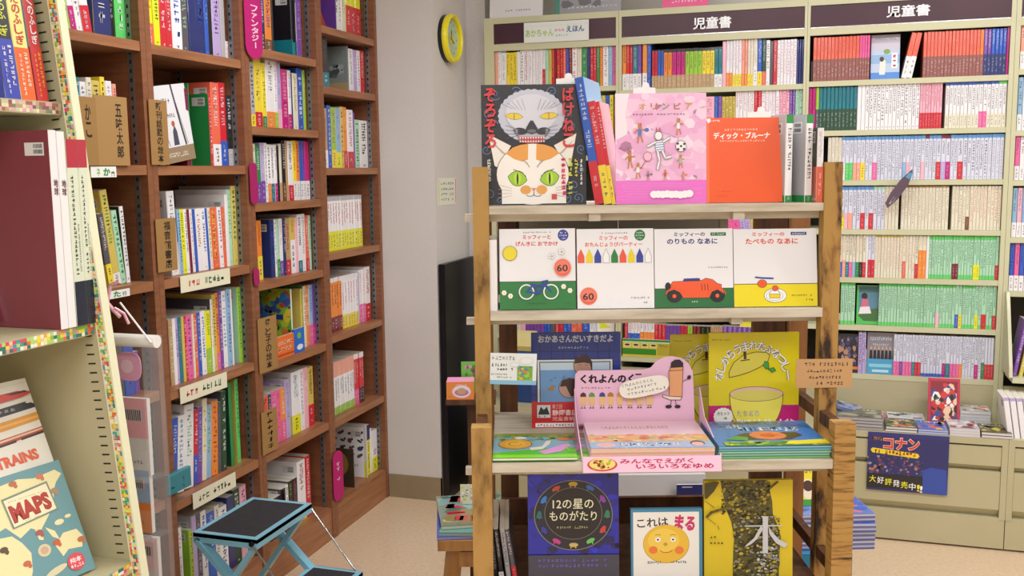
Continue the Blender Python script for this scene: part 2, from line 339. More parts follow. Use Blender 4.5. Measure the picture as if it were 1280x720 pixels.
def spine_book(mb, t, H, dep, m, band, bp, tx, top, tp, cov, art=True, soft=.2, wt=.18):
    """standing book: spine at y = 0 facing -y, thickness along +x"""
    cv = cov or m; r = min(t*.18, .002)
    mb.face([(r, 0, 0), (t-r, 0, 0), (t-r, 0, H), (r, 0, H)], m)
    mb.face([(0, r, 0), (r, 0, 0), (r, 0, H), (0, r, H)], m); mb.face([(t-r, 0, 0), (t, r, 0), (t, r, H), (t-r, 0, H)], m)
    mb.face([(0, dep, 0), (0, r, 0), (0, r, H), (0, dep, H)], cv); mb.face([(t, r, 0), (t, dep, 0), (t, dep, H), (t, r, H)], cv)
    c = min(.0015, t*.2); g = 'E8E2D2'
    mb.face([(0, r, H), (r, 0, H), (t-r, 0, H), (t, r, H), (t, dep, H), (0, dep, H)], g if t > .004 else m)
    mb.face([(0, dep, 0), (t, dep, 0), (t, dep, H), (0, dep, H)], g); mb.face([(0, r, 0), (0, dep, 0), (t, dep, 0), (t, r, 0), (t-r, 0, 0), (r, 0, 0)], cv)
    if not art: return
    A = Art(mb, t, H, 0, 0, t*1000, H*1000, e0=.00005)
    T, HH = t*1000, H*1000; by = HH*(1-bp/100) if band else HH
    if band: A.rect(0, by, T, HH, band); mb.face([(-.0002, r, 0), (-.0002, r, H*bp/100), (-.0002, dep, H*bp/100), (-.0002, dep, 0)], band)
    ty = HH*tp/100 if top else 0
    if top: A.rect(0, 0, T, ty, top)
    if tx:
        bt = mix('w' if band not in 'wiYye' else 'd', band, soft+.1) if band else None; tx = mix(tx, m, soft)
        y1 = by-HH*.03; y0 = ty+HH*.05; L = (y1-y0)
        A.marks(T*.2, y0, T*.8, y0+L*random.uniform(.6, .92), tx, ch=random.randint(10, 16), vertical=True, wt=wt)
        if band: A.marks(T*.28, by+(HH-by)*.15, T*.72, HH-(HH-by)*.15, bt, ch=random.randint(3, 5), vertical=True, wt=wt)
        elif L > 60: A.marks(T*.3, HH*.93, T*.7, HH*.97, tx, ch=1, vertical=True)
    if cov:
        B = Art(mb, dep, H, 0, 0, dep*1000, H*1000, Matrix(((0, 1, 0, 0), (-1, 0, 0, dep), (0, 0, 1, 0), (0, 0, 0, 1))), e0=.0003); D = dep*1000; l = random.uniform(.04, .1)*HH
        B.rect(D-62, l, D-14, l+26, 'D8D6D4')
        for k in range(9): B.rect(D-40+k*2.6, l+3, D-38.8+k*2.6, l+11, '3A3A40'); B.rect(D-40+k*2.6, l+14, D-38.6+k*2.6, l+22, '3A3A40')
def size_word(H, t):
    a = 'tall' if H > .235 else 'small' if H < .18 else ''
    c = 'thin' if t < .0085 else 'thick' if t > .022 else ''
    return (a+' '+c).strip()
BOOKS = []      # all rows are laid out first; the 300 widest paperbacks become objects, the rest stuff
def row(frame, plane, px, py, z, toks, where, name='book', group=None, off=.012, cat='book', lift=0, kind=0):
    i = 0; x = px; r, a, phi = FR[frame]
    def U(xx): return fd(xx, py, frame, plane)[0]
    u = U(px); n0 = len(BOOKS)
    for tk in toks.split():
        if tk[0] == '_': x += float(tk[1:]); u = U(x); continue
        m = Tk(tk)
        n = int(m[1] or 1)
        for _ in range(n):
            x += float(m[2]); u1 = U(x); t = max(u1-u-.0008, .002); H = int(m[3])/1000*(1+random.uniform(-.004, .004))
            sb = int(m[12] or 0)/1000 + random.uniform(0, .004); lean = math.radians(float(m[11] or 0))
            BOOKS.append(dict(frame=frame, u=u, t=t, H=H, pl=plane+off+sb, z=z, m=m[4], band=m[5], bp=int(m[6] or 0), tx=m[7], top=m[8], tp=int(m[9] or 0), cov=m[10], lean=lean, i=i, where=where, name=name, group=group, wpx=float(m[2]), cat=cat, kind=kind))
            u = u1; i += 1
    new = BOOKS[n0:]
    if not new: return
    lo = min(q['u'] for q in new); hi = max(q['u']+q['t'] for q in new); mid = (lo+hi)/2
    cells = [(a_+.0235, b_-.0235) for a_, b_, _, _ in CASES] if frame == 'wood' else [(-1.390, -.844), (-.818, -.0765), (-.0535, .672)]
    L_, H_ = min(cells, key=lambda c: abs((c[0]+c[1])/2-mid)); nlo, nhi = max(lo, L_+.0005), min(hi, H_-.0005)
    if frame == 'back' and len(new) > 30 and hi < H_: nhi = min(H_-.0005, hi+.012)
    k = (nhi-nlo)/(hi-lo)
    for q in new: q['u'] = nlo+(q['u']-lo)*k; q['t'] *= k
def emit_books():
    paper = sorted([q for q in BOOKS if q['kind'] == 1], key=lambda q: -q['wpx']*q['H'])
    drop = set(id(q) for q in paper[290:])
    groups = {}
    stuff = MB(); ns = 0
    for q in BOOKS:
        r, a, phi = FR[q['frame']]
        dep = min(.2, q['H']*(.66 if q['kind'] else .8)); 
        if q['frame'] == 'back': dep = min(dep, .2)
        p = r*q['u'] + a*q['pl']
        M = Matrix.Translation((p.x, p.y, q['z'])) @ Matrix.Rotation(phi, 4, 'Z') 
        if q['lean'] > 0: M = M @ Matrix.Translation((q['t'], 0, 0)) @ Matrix.Rotation(q['lean'], 4, 'Y') @ Matrix.Translation((-q['t'], 0, 0))
        elif q['lean'] < 0: M = M @ Matrix.Rotation(q['lean'], 4, 'Y')
        args = (q['t'], q['H'], dep, q['m'], q['band'], q['bp'], q['tx'], q['top'], q['tp'], q['cov'])
        if id(q) in drop:
            stuff.M = M; spine_book(stuff, *args, soft=.3, wt=.17); ns += 1; continue
        b = MB(); spine_book(b, *args, soft=.3 if q['kind'] else .12, wt=.17 if q['kind'] else .22); o = b.build(q['name'], PRINT); o.matrix_world = M
        d = size_word(q['H'], q['t']); nmz = NAMES[q['m']] + ((' and ' + NAMES[q['band']]) if q['band'] and q['band'] != q['m'] else '')
        lab = ('%s %s %s, %s from left, %s' % (d, nmz, 'paperback' if q['kind'] else 'book', ordn(q['i']), q['where'])).strip()
        tag(o, lab, q['cat'], q['group'])
    if ns: o = stuff.build('paperback_rows', PRINT); tag(o, 'densely packed small paperbacks on the cream steel shelves, too fine to tell apart', 'books', None, 'stuff')
def zz(px, py, pl=1.83): return fd(px, py, 'wood', pl)
def wrow(px, py, ci, si, toks, **k):
    z = (CASES[ci][2][si]+.027) if si < len(CASES[ci][2]) else .128
    nmc = ['leftmost', 'second', 'third', 'last'][ci]
    row('wood', 1.833, px, py, z+.0005, toks, '%s shelf, %s brown bookcase' % (ORD[si], nmc), 'book', 'books in the %s brown bookcase' % nmc, **k)
# leftmost brown bookcase
wrow(84, 55, 0, 0, '7:260:nP20.w/-9 6:262:l.w/-9 8:260:wM25.k/-9 9:262:w.g/-9 12:262:wr28.k/-8 _2 23:290:yn64.w 6:280:k.g 15:270:kf62.w')
wrow(91, 207, 0, 1, '8:232:w.p 7:222:L.n 5:226:t.w 8:216:w.g 7:230:i.g 11:224:u.k 6:236:y.k 8:226:w.L 5:220:q.r')
wrow(141, 352, 0, 2, '7:200:dy30.w/-8#d 9:262:uw12.G/-8#u 7:205:e.G/-7 5:215:w.K/-4#k')
wrow(138, 497, 0, 3, '9:160:G.w 7:120:q.r 9:150:d 12:165:b.v 6:120:v')
wrow(150, 633, 0, 4, '8:200:w.b 6:190:L 7:210:i.r 8:200:s.n')
wrow(160, 715, 0, 5, '8:200:w.b 6:190:L 7:210:p.r 8:200:s.n')
# second
wrow(185, 60, 1, 0, '3:240:y.l 5:252:i.G 8:256:YA26.o 9:258:Y.G _1 9:250:r.w 7:250:r.w 14:256:w.b 10:262:d.e 11:264:n#n 12:266:n.b 5:262:b.s 6:255:k 11:262:L.v 6:262:g 4:60:w.r')
wrow(240, 210, 1, 1, '5:232:m.v 1:250:G _27 3:226:r.wB03#G 11:262:Aw26.w#A 9:266:rb30.w#r _1 7:228:kg24.w#k'.replace('r.wB03', 'r.w'))
wrow(221, 345, 1, 2, '10:252:w.g#w/-2 1:100:w 4:196:s.b/-2 6:196:Y.G/-2 4:196:w.m/-2 3:196:m/-2 4:196:w.p/-2 3:196:b/-2 7:196:w.o/-2 6:196:w.b/-2 3:196:b/-2 4:196:i.l/-2 9:196:A.y/-2 5:196:w.v/-2 4:196:A.u/-1 4:235:w#w 5:250:e.l#w 6:262:u.G#g')
wrow(204, 475, 1, 3, '4:202:l.y 4:202:q.g 8:202:G.w 3:202:m 6:202:T.i 5:202:w 5:202:L.v 5:202:t.T 4:202:u 4:202:r.w 8:202:P.v 3:202:i 6:202:A.w 5:202:b.w 7:204:w.b 8:202:Yl40.G 3:236:w.p#d 5:250:u.d 5:252:oP22.k 5:254:v.w 7:252:w.s 6:256:s.v 2:255:w _8 5:256:l.G#e')
wrow(213, 600, 1, 4, '5:268:Y.l/6#g 8:236:bG30.w/6#G 9:236:w.s/6 12:262:w.e/5#w 5:236:rb40.w/6 6:240:v.s/5 6:262:i.y/5 6:236:s.l/5 8:240:o.A/4 5:232:d/4#d 6:262:K.w/3#d _6 4:285:G#K _5 4:286:f.G#u')
wrow(213, 700, 1, 5, '5:250:y.l 8:235:w.p 7:240:w.p#w _8 5:215:l.r#l 6:250:L#g 6:250:d.L#L 7:250:w.b 10:235:b.w#s 6:245:i.v 10:230:w.n#w 9:250:n#n 8:262:K.w#K 8:262:p.v#p')
# third
wrow(327, 60, 2, 0, '5:225:f.Gw30 5:235:nk30.w 8:225:oB20.v#v 2:210:k _22 6:225:kt28.w#k 1:200:w 6:212:v.L#v'.replace('f.Gw30', 'fw30.G'))
wrow(311, 160, 2, 1, '8:228:bw34.w#b 6:218:gy20.d#w 9:240:yr22.u#y 5:222:yG18.l#y 10:240:wo24.g#i 4:236:wl24.p 5:232:Lp30.s 8:212:M.p#r 4:212:wM26.v 2:200:n 6:205:i.u 7:226:b.w#b 3:222:l.y')
wrow(316, 251, 2, 2, '3:215:s.b 3:205:T.L 4:200:i.g 6:196:Gv36.w#l 5:206:Lv36.w 4:206:w.g 4:200:wo32.k 4:200:wt32.k 3:200:wM32.k 4:196:k#k 3:205:iT32 4:216:kB30.w 3:216:T#B 6:216:wr26.k#T 4:218:yw32.r 4:218:ow32.k 4:218:bw32.v 3:218:vw32.n 5:218:Mw32.r')
wrow(320, 340, 2, 3, '4:206:rt24.w 4:206:w.r 6:206:oy40.r#y _10 5:206:n.b#n 3:206:w.L 3:206:eG30.L 5:206:wv26.p 3:206:n.w 6:206:Tr26.r 6:206:uw60.o 3:206:p 5:214:wt20.k 5:216:w.g#w 4:208:Ar22.w 3:208:e.G')
wrow(382, 425, 2, 4, '3:225:u.l 3:232:i.r#G 4:232:o.w#y 4:232:sP34.v#i 3:232:vM34.b')
wrow(326, 515, 2, 5, '4:188:r.w 10:190:A.r#r 4:190:n.Y#n 6:194:P.w#w 5:194:P.A 6:194:oP40.w 6:216:L.s#L _3 10:234:wY30.s#w 5:236:w.L 5:234:p.w#p 7:230:ur36.k')
wrow(334, 628, 2, 6, '22:150:k.u#n 6:168:kM08.Y#d 4:172:wk30.k 5:180:kl14.l#d 6:180:kP12.P 10:234:wY26.r#w 6:240:r.w#r')
# beside the pillar
wrow(406, 45, 3, 0, '_16 1:215:v 5:225:w.d#v 4:225:w.g 5:225:i.l 6:240:Yr50.G 6:240:Yr50.r 6:240:Yr50.w')
wrow(402, 115, 3, 1, '4:205:wA34.w 3:205:m.p 8:200:kt30.d/-3 _24 5:175:w.g#g 5:175:L.w 4:175:w.g 5:178:r.w')
wrow(404, 205, 3, 2, '3:240:r.w 9:232:Tw30.B 5:244:b.w 7:238:ly30.P 7:238:sY26.L 4:244:u.r 5:244:or28.y 8:236:wr28.P 2:225:v 7:198:e.K 11:198:w.k')
wrow(408, 312, 3, 3, '15*3.3:216:wY36.r^g08')
wrow(412, 405, 3, 4, '6*3.4:218:om28.k^w08 6*3.3:218:wy26.P^w08 2:218:L 2*3.8:226:wP35.p 6:232:wr32.r')
wrow(414, 500, 3, 5, '11*3.05:216:wl15.n^q28 2*3:216:rP30.w^w10 2*3:216:rk30.w^w10')
wrow(417, 595, 3, 6, '7:190:w.v#w _36 4:222:Y.k#w 4:222:Y.n^n30 2:200:w 6:185:wY34.m^w40')
# cream bookcase, right of the rack: novels
def crow(px, py, si, toks, **k): row('back', UY, px, py, SH[si]+.0005, toks, '%s shelf, cream bookcase with novels' % ORD[si], 'paperback', 'novels in the cream bookcase right of the rack', kind=1, cat='book', **k)
crow(1013, 100, 0, '3:80:k 13*4.65:173:zx50.r 4*3.4:173:Px50.r _42 2*7:175:Aw48.r/11 _14 16*4.65:174:zx46.r 1*4.65:174:ox46.r 2*5:174:vn46.w 4*5:174:bn46.w 3:176:M')
crow(1010, 163, 1, '2*4.5:172:M.k 4:172:ld50.y 10*4.8:172:tK50.d 2*5:180:w 14*4.9:186:w.k^A05 8*3.5:180:pr34.m _4 9*4.7:180:wi30.k^b09 2*5:180:wP34.k^b09 3*4.7:180:wi30.k^b09 2*5:180:wi30.k^f09')
crow(1034, 226, 2, '4*4.4:172:iT10.g 1*4.6:173:Ww40.d^h08 2*5:173:Wf40.d^h08 2*4.6:173:Wq40.d^h08 1*6:173:Wy40.d^h08 2*4.6:173:W.d^h08 1*6:173:WP40.d^h08 7*4.6:173:W.d^h08 1*4.6:173:Ws40.k^h08 1*4.6:173:Wp40.k^h08 3*4.6:173:W.d^h08 1*5:173:Wp40.k^h08 1*5:173:W.d^m08 2*4.6:173:W.d^h08 1*6:173:Wr40.k^h08 1*6:173:WL40.k^m08 1*6:173:WM40.k^m08 2*4.6:173:W.d^h08 1*7:173:Wr40.k^h08 6*5.2:173:W.k^h08 4*5:173:W.g^h08')
crow(1048, 290, 3, '1:170:w 1*6:172:WY38.k^h08 1*5:172:Wp38.k^h08 1*6:172:Wq38.k^h08 2*5:172:W.k^h08 1*6:172:Wr38.k^h08 1*5:172:W.k^h08 1*6:172:Wr38.k^h08 3*5:172:W.d^e08 4*4.6:172:i.o _3 14*4.45:172:i.T^T04 _4 4*4.6:172:i.T 1*5:172:iB30.T 9*4.6:172:i.A')
crow(1048, 352, 4, '1*5:172:ib36.k 1*5:172:iq40.o 1*5:172:it36.k 1*5:172:iP36.k 1*5:172:is36.k 1*5:172:iG36.o 1*5:172:ik36.o 1*5:172:ir36.k 1*3:172:w 2*5:172:Wr42.k 9*4.6:172:i.q^u05 1*5:172:iA40.o 3*4.6:172:i.q 1*5:172:ir34.k 2*6:172:io66.u 1*4:172:w 8*4.4:172:ef10.K^f09 2*4.6:172:em36.K^f09 5*4.5:172:ef10.K^f09 2*5:172:eY34.K^f09 5*4.7:172:ef10.K^f09 1*4.6:172:er34.K')
crow(1050, 412, 5, '4*5:172:ef09.K^f07 _33 19*4.2:172:ef09.K^f07 1*5:172:ep34.K^f07 5*4.4:172:ef09.K^f07 1*5:172:eb32.K 1*5:172:ey32.K 4*4.4:172:ef09.K^f07 1*5:172:eY32.K 1*4.4:172:ef09.K 1*7:172:er34.K 2*4.4:172:ef09.K 1*5:172:er32.K')
crow(1072, 474, 6, '2*5:172:L.k 1:100:w _35 2*4:168:WP34.k 1*4:168:Wv34.k 3*4:168:WP34.k 1*4:168:Wt34.k 2*4:168:Wr34.k 7*4:168:Wb08.k 1*4:168:WM34.k 1*6:168:Wt34.k 3*4:168:WP34.k 1*4:168:Wo34.k 4*4:168:W.k 1*5:168:WM34.k 1*4:168:W.k 1*4:168:WG40.k 3*4:168:Wr36.w')
def brow(px, py, z, toks, where, kind=1, **k): row('back', UY, px, py, z+.0005, toks, where, 'paperback' if kind else 'book', 'books in the cream bookcases behind the rack', kind=kind, cat='book', **k)
brow(777, 110, 1.774, '1*5:192:ow35.k 2*4:192:rw35.w 1*6:192:tw35.w 1*5:192:vw35.b _1 1*6:194:ow35.y 1*5:190:b.s _1 2*3.6:162:rT34.k^k03 2*3.9:162:bT34.k^k03 2*5.2:162:oT34.k^k08 3*5.6:162:MT34.k^k08 4*5.3:162:lT34.k^k08 3*5.2:162:yT34.k^k08 2*5:162:tw32.k^k06 1*5:184:p 2*4:186:wo30.L 3*3.8:186:wy26.P 2*3.8:188:qo26.r 2*3.6:188:iy26.p 1*5:192:iw40.g 1*6:188:by30.w 1*5:184:KA30.w 1*5:180:w.k 1*4:175:d 1*5:178:r.w 6*4.1:178:w.P 3*3:176:n.b', 'top shelf, bookcase behind the rack')
brow(617, 110, 1.795, '1*3:165:q 1*4:165:w.o 1*7:180:w.g^s12 3*4.4:160:y.k 1*4:162:w 1*5:168:w.k 1*6:168:w.r 4*4.3:212:w.p^i08 1*3.5:205:wr40.g 1*4:188:e.s 1*4:188:u.G 1*3.4:195:r.y 1*3:195:m.r 2*4:195:r.y 1*3.4:195:A.w 1*4:190:b.r 1*4:205:m.y 1*6:228:w.r 1*6:222:i.p 1*6.5:232:iG80.w 1*4:228:n.b 2*4:225:r.w 1*4:215:G.w 1*4:215:o.A 1*7:200:w.d 1*5:195:s.w 1*5:185:P.v', 'top shelf, narrow cream bookcase')
brow(742, 175, 1.50, '1*4:250:r.w 1*5:255:G.y 1*5:255:u.l 1*5:255:b.k 1*5:255:y.G', 'second shelf, narrow cream bookcase')
brow(880, 180, 1.585, '1*13:150:p.P 1*5:150:b.s 1*5:150:v.L 4*4.6:148:ud20.k 5*5:178:wr30.r 2*5:185:rw40.w 5*4.8:185:w.P 3*4.6:186:p.M 2*4:186:v.w 2*5:180:e.v', 'second shelf, bookcase behind the rack')
brow(914, 300, 1.05, '2*9:176:P.M/-10 2*7:176:L.v/-10 1*6:176:u.P/-10 1*7:176:P.v/-10', 'middle shelf, bookcase behind the rack')
brow(643, 425, .70, '1*7:90:i.g 1*6:90:p 5*4.6:104:v.M 2*4:108:b.L 1*6:60:d 2*5:84:r.w 2*5:84:b.w 2*7:104:A.w 1*9:96:b.w 2*6:90:w.b', 'lower shelf, narrow cream bookcase')
brow(780, 426, 0.6921, '1*4:78:r.w 4*3.7:78:wb40.r 4*4.4:76:wo50.m 3*4.6:74:r.w 4*4.4:72:v.k 2*4.6:72:r.b 1*6:72:l.k 2*5:72:m.T 2*6:72:k.l 3*5:74:T.M 6*6:76:v.w', 'lower shelf, bookcase behind the rack')
# ================================================================ wooden display rack in the middle (frame: u to the right, d away from the camera)
RM = Matrix.Rotation(YAW, 4, 'Z')
def RK(u, d, z, rx=0, ry=0, rz=0): return RM @ TR(u, d, z, rz, rx, ry)
RU, RD = .325, 2.25
rack = thing('display_rack', 'rustic wooden stepped display rack with five tiers and scorched rough posts', 'display rack', RK(RU, RD, 0))
def rpart(nm, m, *boxes, bev=.002):
    b = MB()
    for (u0, d0, z0, u1, d1, z1) in boxes: b.box(u0-RU, d0-RD, z0, u1-RU, d1-RD, z1)
    return bevel(b.build(nm, m, rack), bev)
rpart('post', POSTL, (-.086, 2.19, 0, -.050, 2.225, 1.453)); rpart('post', POST, (.701, 2.19, 0, .741, 2.225, 1.455))
rpart('front_post', POSTL, (-.091, 2.03, 0, -.048, 2.07, .90)); rpart('front_post', POSTR, (.686, 2.03, 0, .731, 2.07, .90))
rpart('rear_post', DARKW, (-.035, 2.50, 0, .012, 2.53, 1.36)); rpart('rear_post', DARKW, (.640, 2.56, 0, .725, 2.585, 1.36))
rpart('rear_plank', RAIL, (.712, 2.48, 0, .760, 2.502, 1.36)); rpart('rear_plank', RAIL, (-.085, 2.48, 0, -.05, 2.50, 1.36))
for z, dz, d0, d1, u0, u1 in ((1.365, .018, 2.192, 2.48, -.0495, .7005), (1.128, .020, 2.18, 2.48, -.0495, .7005), (.820, .020, 2.035, 2.48, -.0475, .6855), (.515, .020, 2.04, 2.48, -.0475, .6855)):
    rpart('shelf_board', BOARD if z > .6 else DARKW, (u0, d0, z-dz, u1, d1, z))
for z, d in ((1.365, 2.2255), (1.128, 2.2255), (.820, 2.0705)):
    rpart('cross_bar', BOARD, (-.106, d, z-.036, .757 if z > .9 else .70, d+.02, z-.0185-(.002 if z < 1.2 else 0)))
for z in (.862, .54):
    for u in ((-.083, -.06), (.703, .722)): rpart('side_rail', DARKW, (u[0], 2.071, z, u[1], 2.189, z+.028), (u[0], 2.2255, z, u[1], 2.479, z+.028))
for u, z in ((.175, 1.347), (.50, 1.347), (.50, 1.108), (.14, .80), (.43, .80)): rpart('bracket_block', BOARD, (u, 2.20, z-.018, u+.026, 2.224, z-.0005), bev=.004)
rpart('back_rail', DARKW, (-.034, 2.484, .30, .70, 2.498, .585))
rpart('back_panel', PLY, (.02, 2.47, 1.13, .27, 2.478, 1.346), (.272, 2.47, 1.13, .525, 2.478, 1.346)); rpart('back_strip', BOARD, (.527, 2.468, 1.13, .548, 2.478, 1.346))

def face_size(frame, rect, dist, th, z=None):
    x0, y0, x1, y1 = rect; u0, zb, p = fd(x0, y1, frame, dist); u1 = fd(x1, y1, frame, dist)[0]
    zb = zb if z is None else z; h = .2
    for _ in range(6): zt = fd((x0+x1)/2, y0, frame, dist+h*math.sin(th))[1]; h = (zt-zb)/math.cos(th)
    r, a, phi = FR[frame]; q = r*u0+a*dist
    return Matrix.Translation((q.x, q.y, zb+.0003)) @ Matrix.Rotation(phi, 4, 'Z') @ Matrix.Rotation(-th, 4, 'X'), u1-u0, h
HERO = []
def hero(frame, rect, dist, lean, t, name, label, cover, art, arect, group=None, z=None, obi=None, cat='book', parts=True, spine=None, roll=0, slip=False, right=False):
    M, w, h = face_size(frame, rect, dist, math.radians(lean), z)
    M = Matrix.Translation((0, 0, t*math.sin(math.radians(lean)))) @ M
    if roll: M = M @ Matrix.Rotation(math.radians(roll), 4, 'Y')
    b = MB(); sp = spine or cover
    if not parts:
        b.box(0, 0, 0, w, t, h, 'E8E2D4', {'f': cover, 'k': cover, 'l': sp, 'r': sp}); A = Art(b, w, h, *arect); art(A)
        o = b.build(name, PRINT); o.matrix_world = M; return tag(o, label, cat, group)
    T = thing(name, label, cat, M, group)
    b.box(0, 0, 0, w, .0022, h, cover); b.box(0, t-.0022, 0, w, t, h, sp)
    s0 = (w-.0022, w) if right else (0, .0022); b.box(s0[0], .0022, 0, s0[1], t-.0022, h, sp)
    A = Art(b, w, h, *arect); art(A); b.build('cover', PRINT, T)
    b = MB(); b.box(.0023 if not right else .004, .0023, .003, w-(.004 if not right else .0023), t-.0023, h-.003, 'E6DFCC'); b.build('pages', MATTE, T)
    if obi:
        oh, oc, fn = obi; b = MB(); b.box(-.0004, -.0006, -.0001, w+.0004, -.0001, h*oh, oc)
        A2 = Art(b, w, h*oh, 0, 0, 100, 100, e0=.0008); fn(A2); b.build('paper_band', PRINT, T)
    if slip:
        b = MB(); A3 = Art(b, .05, .03, 0, 0, 100, 100, Matrix.Translation((w*slip, t*.5, h-.004))); A3.poly([(0, 100), (0, 45), (38, 40), (42, 8), (58, 2), (70, 10), (74, 40), (100, 45), (100, 100)], 'F4F4F6'); b.build('order_slip', MATTE, T)
    return T
def almond(A, cx, cy, rx, ry, c, rot=0, oc='k', ow=1.5):
    def pts(rx, ry):
        P = []
        for i in range(16):
            a = i/16*2*math.pi; x = math.cos(a)*rx; y = math.sin(a)*ry*(1-abs(math.cos(a))**3*.6); r = math.radians(rot)
            P.append((cx+x*math.cos(r)-y*math.sin(r), cy+x*math.sin(r)+y*math.cos(r)))
        return P
    A.poly(pts(rx+ow, ry+ow), oc); A.poly(pts(rx, ry), c)
def spiral(A, cx, cy, r, c, wd=2.5, turns=1.6, d=1, a0=0):
    A.line([(cx+d*r*(1-i/26)*math.cos(a0+i/26*turns*6.28), cy+r*(1-i/26)*math.sin(a0+i/26*turns*6.28)) for i in range(25)], wd, c)
def art_cat(A):
    A.rect(52, 64, 572, 652, '20222C')
    for cx, cy, r, d in ((120, 110, 30, 1), (230, 102, 28, 1), (290, 108, 30, -1), (405, 100, 26, 1), (350, 120, 22, -1), (90, 200, 24, 1), (110, 255, 24, -1), (75, 380, 26, 1), (480, 210, 22, -1), (500, 270, 20, 1), (90, 600, 34, 1), (75, 480, 22, 1), (140, 630, 24, -1), (510, 560, 34, 1), (545, 480, 26, -1), (470, 625, 28, 1), (530, 620, 26, -1), (548, 380, 24, 1)):
        spiral(A, cx, cy, r, '6E8FC0', 3, 1.5, d, cx)
    A.ell(302, 218, 165, 130, '767C98', 28); A.ell(302, 216, 152, 120, 'C9CCDF', 28)
    for a in range(0, 360, 12): A.ell(302+146*math.cos(math.radians(a)), 216+112*math.sin(math.radians(a)), 22, 19, 'C9CCDF', 8)
    A.ell(302, 205, 128, 94, 'D8DBE9', 28)
    for s in (-1, 1):
        for k in range(5): A.line([(302+s*(30+k*16), 190-k*2), (302+s*(48+k*24), 135+k*6)], 2, '8488A0')
        almond(A, 302+s*86, 218, 44, 15, 'E9CF3A', s*-5); A.line([(302+s*86, 205), (302+s*86, 232)], 5, 'A8902A')
        A.ell(302+s*56, 291, 33, 17, '2A2A32', 14, s*-8)
        if s == 1: A.poly([(296, 240), (308, 240), (330, 276), (334, 296), (302, 306), (270, 296), (274, 276)], '2A2A32'); A.ell(302, 291, 22, 9, '6A6A74', 12)
        for k in range(4): A.line([(302+s*60, 285+k*8), (302+s*130, 262+k*22)], 1.8, '565A70')
        for k in range(3): A.line([(302+s*70, 285+k*7), (302+s*82, 283+k*7)], 2, 'E8E8F0')
    A.arc(302, 240, 100, 104, 25, 155, 4, '555870', 12)
    A.poly([(232, 318), (372, 318), (350, 346), (300, 354), (252, 346)], 'C0424E')
    for i in range(10):
        x = 240+i*13; A.poly([(x, 320), (x+10, 320), (x+5, 331)], 'F4F0EC'); A.poly([(x, 345), (x+10, 345), (x+5, 335)], 'F4F0EC')
    for s in (-1, 1):
        X = lambda v: 305+s*v
        A.opoly([(X(220), 303), (X(105), 362), (X(170), 470), (X(190), 460)], 'F1EDE6', '6A4A44', 2.5)
        for k in range(5): A.line([(X(205-k*8), 335+k*8), (X(150-k*8), 400+k*4)], 1.5, 'B89A90')
    A.ell(305, 502, 182, 152, '6A4A44', 36); A.ell(305, 502, 179, 149, 'F6F3EE', 36)
    A.rect(150, 560, 470, 646, 'F6F3EE')
    A.poly([(172, 400), (205, 372), (245, 358), (284, 354), (282, 430), (255, 440), (215, 428)], 'E8A24A'); A.poly([(440, 400), (405, 372), (365, 358), (325, 354), (322, 430), (350, 440), (395, 428)], 'E8A24A')
    for s in (-1, 1):
        almond(A, 309+s*80, 522, 46, 36, '9BD22E', s*-12, '4A2E2A', 3); A.ell(309+s*80, 522, 17, 30, 'C4E23C', 12); A.ell(309+s*80, 524, 5, 30, 'k', 12)
        A.line([(309+s*38, 512), (309+s*60, 492), (309+s*100, 478)], 3, '4A2E2A'); A.ell(309+s*40, 578, 27, 22, 'E6A552', 16)
        for k in range(3): A.line([(309+s*20, 470-k*4), (309+s*(34+k*10), 440-k*4)], 2, '9A8A84')
        for k in range(4): A.line([(309+s*110, 570+k*12), (309+s*176, 552+k*22)], 1.8, 'B8AAA4')
    A.poly([(296, 570), (322, 570), (309, 588)], 'D8907C'); A.line([(309, 588), (309, 604)], 3, '4A2E2A'); A.arc(290, 600, 19, 10, 0, 160, 2.5, '4A2E2A', 6); A.arc(328, 600, 19, 10, 20, 180, 2.5, '4A2E2A', 6)
    for cx, s in ((97, 'ぞろぞろ'), (484, 'ばけねこ')): A.vtext(s, cx, 78, 376, 62, 'D8343C', .03)
    A.vtext('広瀬克也', 88, 425, 535, 20, 'F0F0E8', .02)
    A.marks(445, 420, 470, 612, 'E0466A', 7, True, .3); A.marks(480, 425, 503, 605, 'D8E03A', 8, True, .3); A.marks(512, 430, 530, 520, 'E8E04A', 5, True, .3); A.marks(540, 430, 552, 560, 'E8E8E0', 6, True, .3)
    A.rect(398, 600, 424, 626, 'D04848')
hero('rack', (603, 106, 733, 253), 2.232, 3, .012, 'picture_book', 'black picture book with a grey and an orange-patched cat face, on the top tier', '20222C', art_cat, (52, 64, 572, 652), z=1.365, slip=.72, right=True)
def dogfig(A, x, y, s, shirt, c='C8803E', ball=None):
    A.ell(x, y-34*s, 9*s, 9*s, c, 10); A.poly([(x-8*s, y-40*s), (x-5*s, y-52*s), (x, y-42*s)], c); A.poly([(x+8*s, y-40*s), (x+6*s, y-52*s), (x+1, y-42*s)], 'B84A3A')
    A.poly([(x-9*s, y-25*s), (x+9*s, y-25*s), (x+8*s, y+5*s), (x-8*s, y+5*s)], shirt)
    for a, b_ in (((x-8*s, y-22*s), (x-22*s, y-8*s)), ((x+8*s, y-22*s), (x+24*s, y-20*s)), ((x-5*s, y+5*s), (x-9*s, y+34*s)), ((x+5*s, y+5*s), (x+12*s, y+30*s))): A.line([a, b_], 6*s, c)
    if ball: A.ell(x+30*s, y-20*s, 10*s, 8*s, ball, 10)
